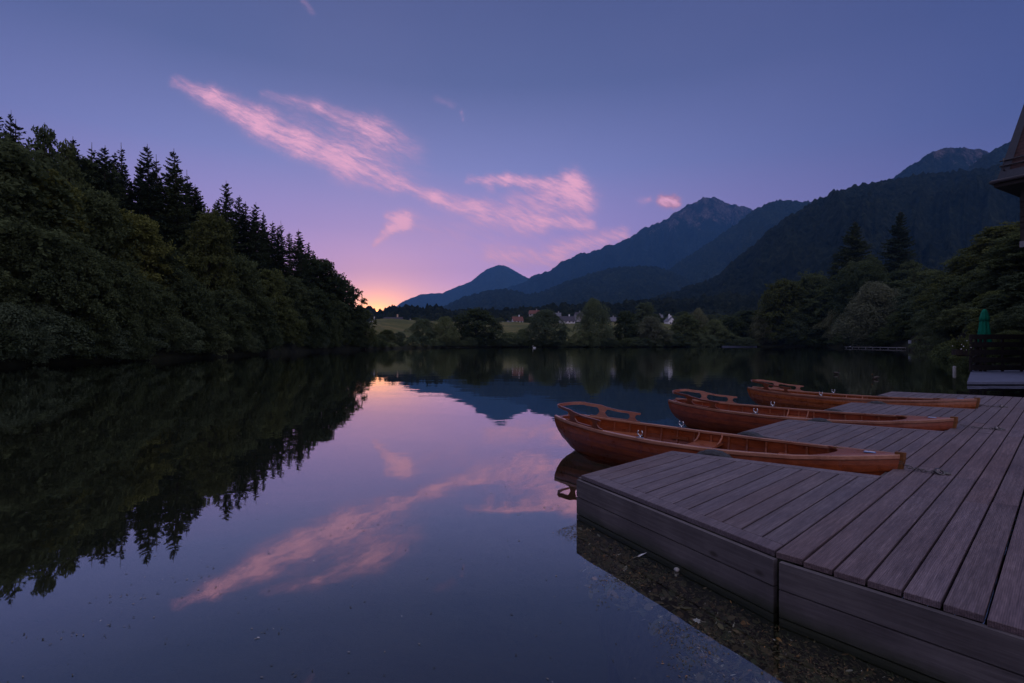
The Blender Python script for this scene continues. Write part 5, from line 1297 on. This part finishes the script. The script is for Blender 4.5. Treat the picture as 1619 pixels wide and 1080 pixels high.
# mooring chains
for k, (u0, v0, u1, v1, lab) in enumerate([(-1.10, 6.16, -0.82, 6.22, 'dark chain lying on the planks at the bow of the nearest boat'),
                                            (-1.10, 9.80, -0.68, 10.02, 'dark chain lying on the planks at the bow of the middle boat'),
                                            (-1.20, 13.42, -0.86, 13.6, 'dark chain lying on the planks at the bow of the farthest boat')]):
    root = empty('mooring_chain', tuple(uv(u1, v1, DZ))); tag(root, lab, 'chain', 'mooring chains at the boat bows')
    a = uv(u0, v0, DZ+0.03)-uv(u1, v1, DZ); b_ = Vector((0, 0, 0.02)); m = MB(); n = 11
    for i in range(n):
        f = i/(n-1); c = a*(1-f)+b_*f; c.z = 0.014+0.05*(1-f)**4; c += Vector((0.012*math.sin(i*1.7), 0.012*math.cos(i*1.3), 0))
        dr_ = Vector((-a.x, -a.y, 0)).normalized(); sd_ = Vector((-dr_.y, dr_.x, 0)) if i % 2 else Vector((0, 0, 1))
        ring = [c+dr_*0.022*math.cos(q)+sd_*0.011*math.sin(q) for q in np.linspace(0, 2*math.pi, 10, endpoint=False)]
        m.tube(ring, 0.0042, 5, closed=True)
    m.build('chain', 'iron', root)
    r_ = MB(); r_.tube([Vector((0.035*math.cos(q), 0.035*math.sin(q), 0.02+0.018*math.sin(q))) for q in np.linspace(0, 6.283, 14, endpoint=False)], 0.009, 6, closed=True); r_.lathe([(0.035, 0.004), (0.035, 0.010), (0.018, 0.022)], 12, (0.055, -0.01, 0)); r_.build('ring', 'iron', root)
    l_ = MB(); l_.box((-0.015, 0.012, 0.032), (0.034, 0.022, 0.03)); l_.build('padlock', 'chrome', root)

# ------------------------------------------------------------------ weed, leaves and flotsam beside the jetty
def leaf_shapes(C, size, aspect=0.5, tilt=0.15, rg=RNG):
    n = len(C); a = rg.uniform(0, 6.283, n); s = size*rg.uniform(0.5, 1.4, n); t = rg.normal(0, tilt, (n, 2))
    base = np.array([(-1, 0), (-0.45, 0.85), (0.35, 0.7), (1, 0), (0.35, -0.7), (-0.45, -0.85)])*np.array([1, aspect])
    ca_, sa_ = np.cos(a), np.sin(a)
    X = (base[None, :, 0]*ca_[:, None]-base[None, :, 1]*sa_[:, None])*s[:, None]
    Y = (base[None, :, 0]*sa_[:, None]+base[None, :, 1]*ca_[:, None])*s[:, None]
    Z = X*t[:, :1]+Y*t[:, 1:]
    return np.stack([C[:, None, 0]+X, C[:, None, 1]+Y, C[:, None, 2]+Z], -1).reshape(-1, 3)
def along_front(n, spread, z0, z1):
    u = RNG.uniform(S0+0.10, 1.0, n); v = np.where(u < S1, 3.66+(3.15-3.66)*(u-S0)/(S1-S0), 3.17-0.085*(u-S1))
    wd = 0.28+0.52*np.clip((u-S0)/1.9, 0, 1)+0.10*np.sin(u*5)
    v = v-0.03-wd*RNG.uniform(0, 1, n)**0.8*(0.85+0.3*RNG.uniform(0, 1, n))
    X = UH.x*u+VH.x*v; Y = UH.y*u+VH.y*v
    return np.stack([X, Y, RNG.uniform(z0, z1, n)], -1)
C1 = along_front(17000, 0.50, -0.08, -0.012)
keep = fbm(C1[:, 0]*1.6, C1[:, 1]*1.6, 3, 41) > 0.36
V1 = leaf_shapes(C1[keep], 0.011, 0.42, 0.5)
C2 = along_front(4500, 0.5, -0.08, -0.02); V2 = leaf_shapes(C2, 0.017, 0.08, 0.4)
C3 = along_front(520, 0.62, -0.02, 0.004); V3 = leaf_shapes(C3, 0.015, 0.5, 0.2)
C4 = along_front(9000, 0.62, 0.001, 0.004); kp4 = fbm(C4[:, 0]*3.1, C4[:, 1]*3.1, 4, 77) > 0.50; C4 = C4[kp4]; C4[:, :2] -= np.array([VH.x, VH.y])*RNG.uniform(0.0, 0.20, (len(C4), 1)); V4 = leaf_shapes(C4, 0.007, 0.35, 0.02)
C5 = along_front(70, 0.62, -0.03, 0.003); V5 = leaf_shapes(C5, 0.030, 0.6, 0.15)
C6 = along_front(900, 0.6, -0.09, -0.03); V6 = leaf_shapes(C6, 0.028, 0.8, 0.5)
V = np.concatenate([V1, V2, V3, V4, V5, V6])
tag(link('water_weed', np_mesh('water_weed', V, np.arange(len(V)).reshape(-1, 6), 'weed_mat')), 'brown mat of weed, twigs and small fallen leaves in the water against the jetty', 'weed', kind='stuff')
bw_ = MB(); pts = []
for u_ in np.linspace(S0+0.1, 1.4, 40):
    v_ = (3.66+(3.15-3.66)*(u_-S0)/(S1-S0)) if u_ < S1 else 3.17-0.085*(u_-S1)
    pts.append((u_, v_))
vs = []
for i, (u_, v_) in enumerate(pts):
    wd = 0.10+0.95*min(1, i/16)
    for f in np.linspace(0, 1, 8):
        p = uv(u_, v_+0.3-wd*1.15*f*1.0); vs.append((p.x, p.y, -0.10-0.3*max(0, 1-i/8)-0.75*f**1.8+0.02*math.sin(i*1.3+f*9)))
bw_.add(vs, [(i*8+k, i*8+k+1, (i+1)*8+k+1, (i+1)*8+k) for i in range(39) for k in range(7)], True)
def f_silt(t):
    o = objc(t); n = t.noise(o, 12, 6, 0.7); return pbsdf(t, t.ramp(n, [(0.3, (0.012, 0.011, 0.007, 1)), (0.7, (0.05, 0.042, 0.02, 1))]), 0.9, 0.1, bump(t, n, 0.6, 0.02))
mat('silt', f_silt); tag(bw_.build('lake_bed_silt', 'silt'), kind='structure')
# bits floating all over the lake
n = 300; pxs = RNG.uniform(-50, 1250, n); pys = 556+(1080-556)*RNG.uniform(0, 1, n)**1.25
Yq = CAMH*F/(pys-HORY); C = np.stack([pxa(pxs)*Yq, Yq, np.full(n, 0.004)], -1)
cu = C[:, 0]*UH.x+C[:, 1]*UH.y; cv = C[:, 0]*VH.x+C[:, 1]*VH.y
ok = ~((cu > S0-0.05) & (cv > 2.9)) & ~((cu > -5.9) & (cv > 5.3) & (cv < 6.9)) & ~((cu > -5.9) & (cv > 8.6) & (cv < 10.6)) & ~((cu > -5.9) & (cv > 12.4) & (cv < 14.4))
C = C[ok]
V1 = leaf_shapes(C, 0.009+0.0*C[:, 0], 0.45, 0.02)
sz = 0.0035+0.0014*C[:, 1].clip(0, 40); V1 = leaf_shapes(C, sz, 0.45, 0.0)
cl_ = []
for (px, py, m) in [(985, 1000, 0)]: pass
for (px, py, k) in [(1880/1.8, 0, 0)]: pass
for (px, py, k, sp) in [(505, 635, 9, .5), (410, 745, 12, .5), (725, 770, 8, .3), (555, 830, 14, .18), (300, 913, 18, .12), (215, 940, 14, .10), (170, 992, 16, .10), (60, 1010, 14, .10), (885, 803, 14, .10), (420, 1000, 10, .05), (740, 620, 16, 1.4), (680, 605, 20, 1.2), (640, 590, 16, 1.5)]:
    p = at(px, py); cl_.append(np.stack([p.x+RNG.normal(0, sp, k), p.y+RNG.normal(0, sp*0.6, k), np.full(k, 0.004)], -1))
cl_ = np.concatenate(cl_); V2 = leaf_shapes(cl_, 0.005+0.0012*cl_[:, 1].clip(0, 40), 0.4, 0.0)
V = np.concatenate([V1, V2])
tag(link('floating_leaves', np_mesh('floating_leaves', V, np.arange(len(V)).reshape(-1, 6), 'float_mat')), 'tiny leaves and seeds scattered over the lake surface', 'flotsam', kind='stuff')
# single pieces one can point at
p = at(1016, 881); root = empty('feather', (p.x, p.y, 0.006), R(20)); tag(root, 'white curved feather floating beside the nearest finger of the jetty', 'feather')
b = MB(); n = 14; vs = []
for i in range(n):
    f = i/(n-1); c = Vector((-0.045+0.09*f, 0.018*math.sin(f*2.2), 0.004+0.012*f*f)); w2 = 0.011*math.sin(math.pi*min(1, f*1.02))**0.6*(1-0.35*f)
    vs += [(c.x, c.y-w2, c.z), (c.x, c.y, c.z+0.003), (c.x, c.y+w2, c.z)]
b.add(vs, [(i*3+k, i*3+k+1, (i+1)*3+k+1, (i+1)*3+k) for i in range(n-1) for k in range(2)], True); b.build('vane', 'feather_white', root)
b = MB(); b.tube([(-0.085, -0.006, 0.004), (-0.045, 0, 0.007), (0, 0.016, 0.009), (0.044, 0.015, 0.018)], [0.0012, 0.0014, 0.0012, 0.0006], 5); b.build('quill', 'stem_pale', root)
p = at(1070, 903); b = MB()
pf = [(0.001, -0.012), (0.014, -0.009), (0.019, 0.0), (0.016, 0.010), (0.007, 0.016), (0.001, 0.017)]
b.lathe(pf, 14, (0, 0, 0), fold=lambda a, z: 1+0.16*math.sin(3*a+1)+0.10*math.sin(5*a)); o = b.build('pebble', 'stone_grey', None, (p.x, p.y, 0.008)); tag(o, 'pale pinkish lump floating between the feather and the large leaf', 'pebble')
def maple(px, py, s, rz, m, lab):
    p = at(px, py); root = empty('fallen_leaf', (p.x, p.y, 0.005), rz); tag(root, lab, 'leaf')
    out = []
    for (a, r_) in [(-90, .25), (-62, .62), (-45, .42), (-20, .80), (2, .45), (22, .92), (45, .48), (66, .75), (78, .55), (90, 1.0), (102, .55), (114, .75), (135, .48), (158, .92), (178, .45), (200, .80), (225, .42), (242, .62)]:
        out.append((s*r_*math.cos(R(a)), s*r_*math.sin(R(a)), 0.003*math.sin(a)))
    b = MB(); n = len(out); b.add([(0, 0, 0.002)]+out, [(0, 1+i, 1+(i+1) % n) for i in range(n)], False); b.build('blade', m, root)
    b = MB(); b.tube([(0, 0, 0.002), (0.01*s, -s*0.6, 0.004), (0.12*s, -s*1.2, 0.002)], s*0.025, 5); b.build('stalk', 'stem_pale', root)
maple(1103, 983, 0.036, R(60), 'leaf_pale', 'large pale grey fallen leaf floating in the weed beside the jetty corner')

# ------------------------------------------------------------------ haze
hz = MB(); hz.box((1500, 6900, 1150), (26000, 18000, 2310)); ho = hz.build('haze', 'water_mat')
hm = bpy.data.materials.new('haze_air'); hm.use_nodes = True; hm.node_tree.nodes.clear(); t = NT(hm.node_tree)
pv = t.n('ShaderNodeVolumePrincipled', ins={'Color': (0.16, 0.46, 1.0, 1), 'Density': 0.00005, 'Anisotropy': 0.0})
ou = t.n('ShaderNodeOutputMaterial'); t.nt.links.new(pv.outputs[0], ou.inputs['Volume'])
ho.data.materials.clear(); ho.data.materials.append(hm); tag(ho, kind='stuff')
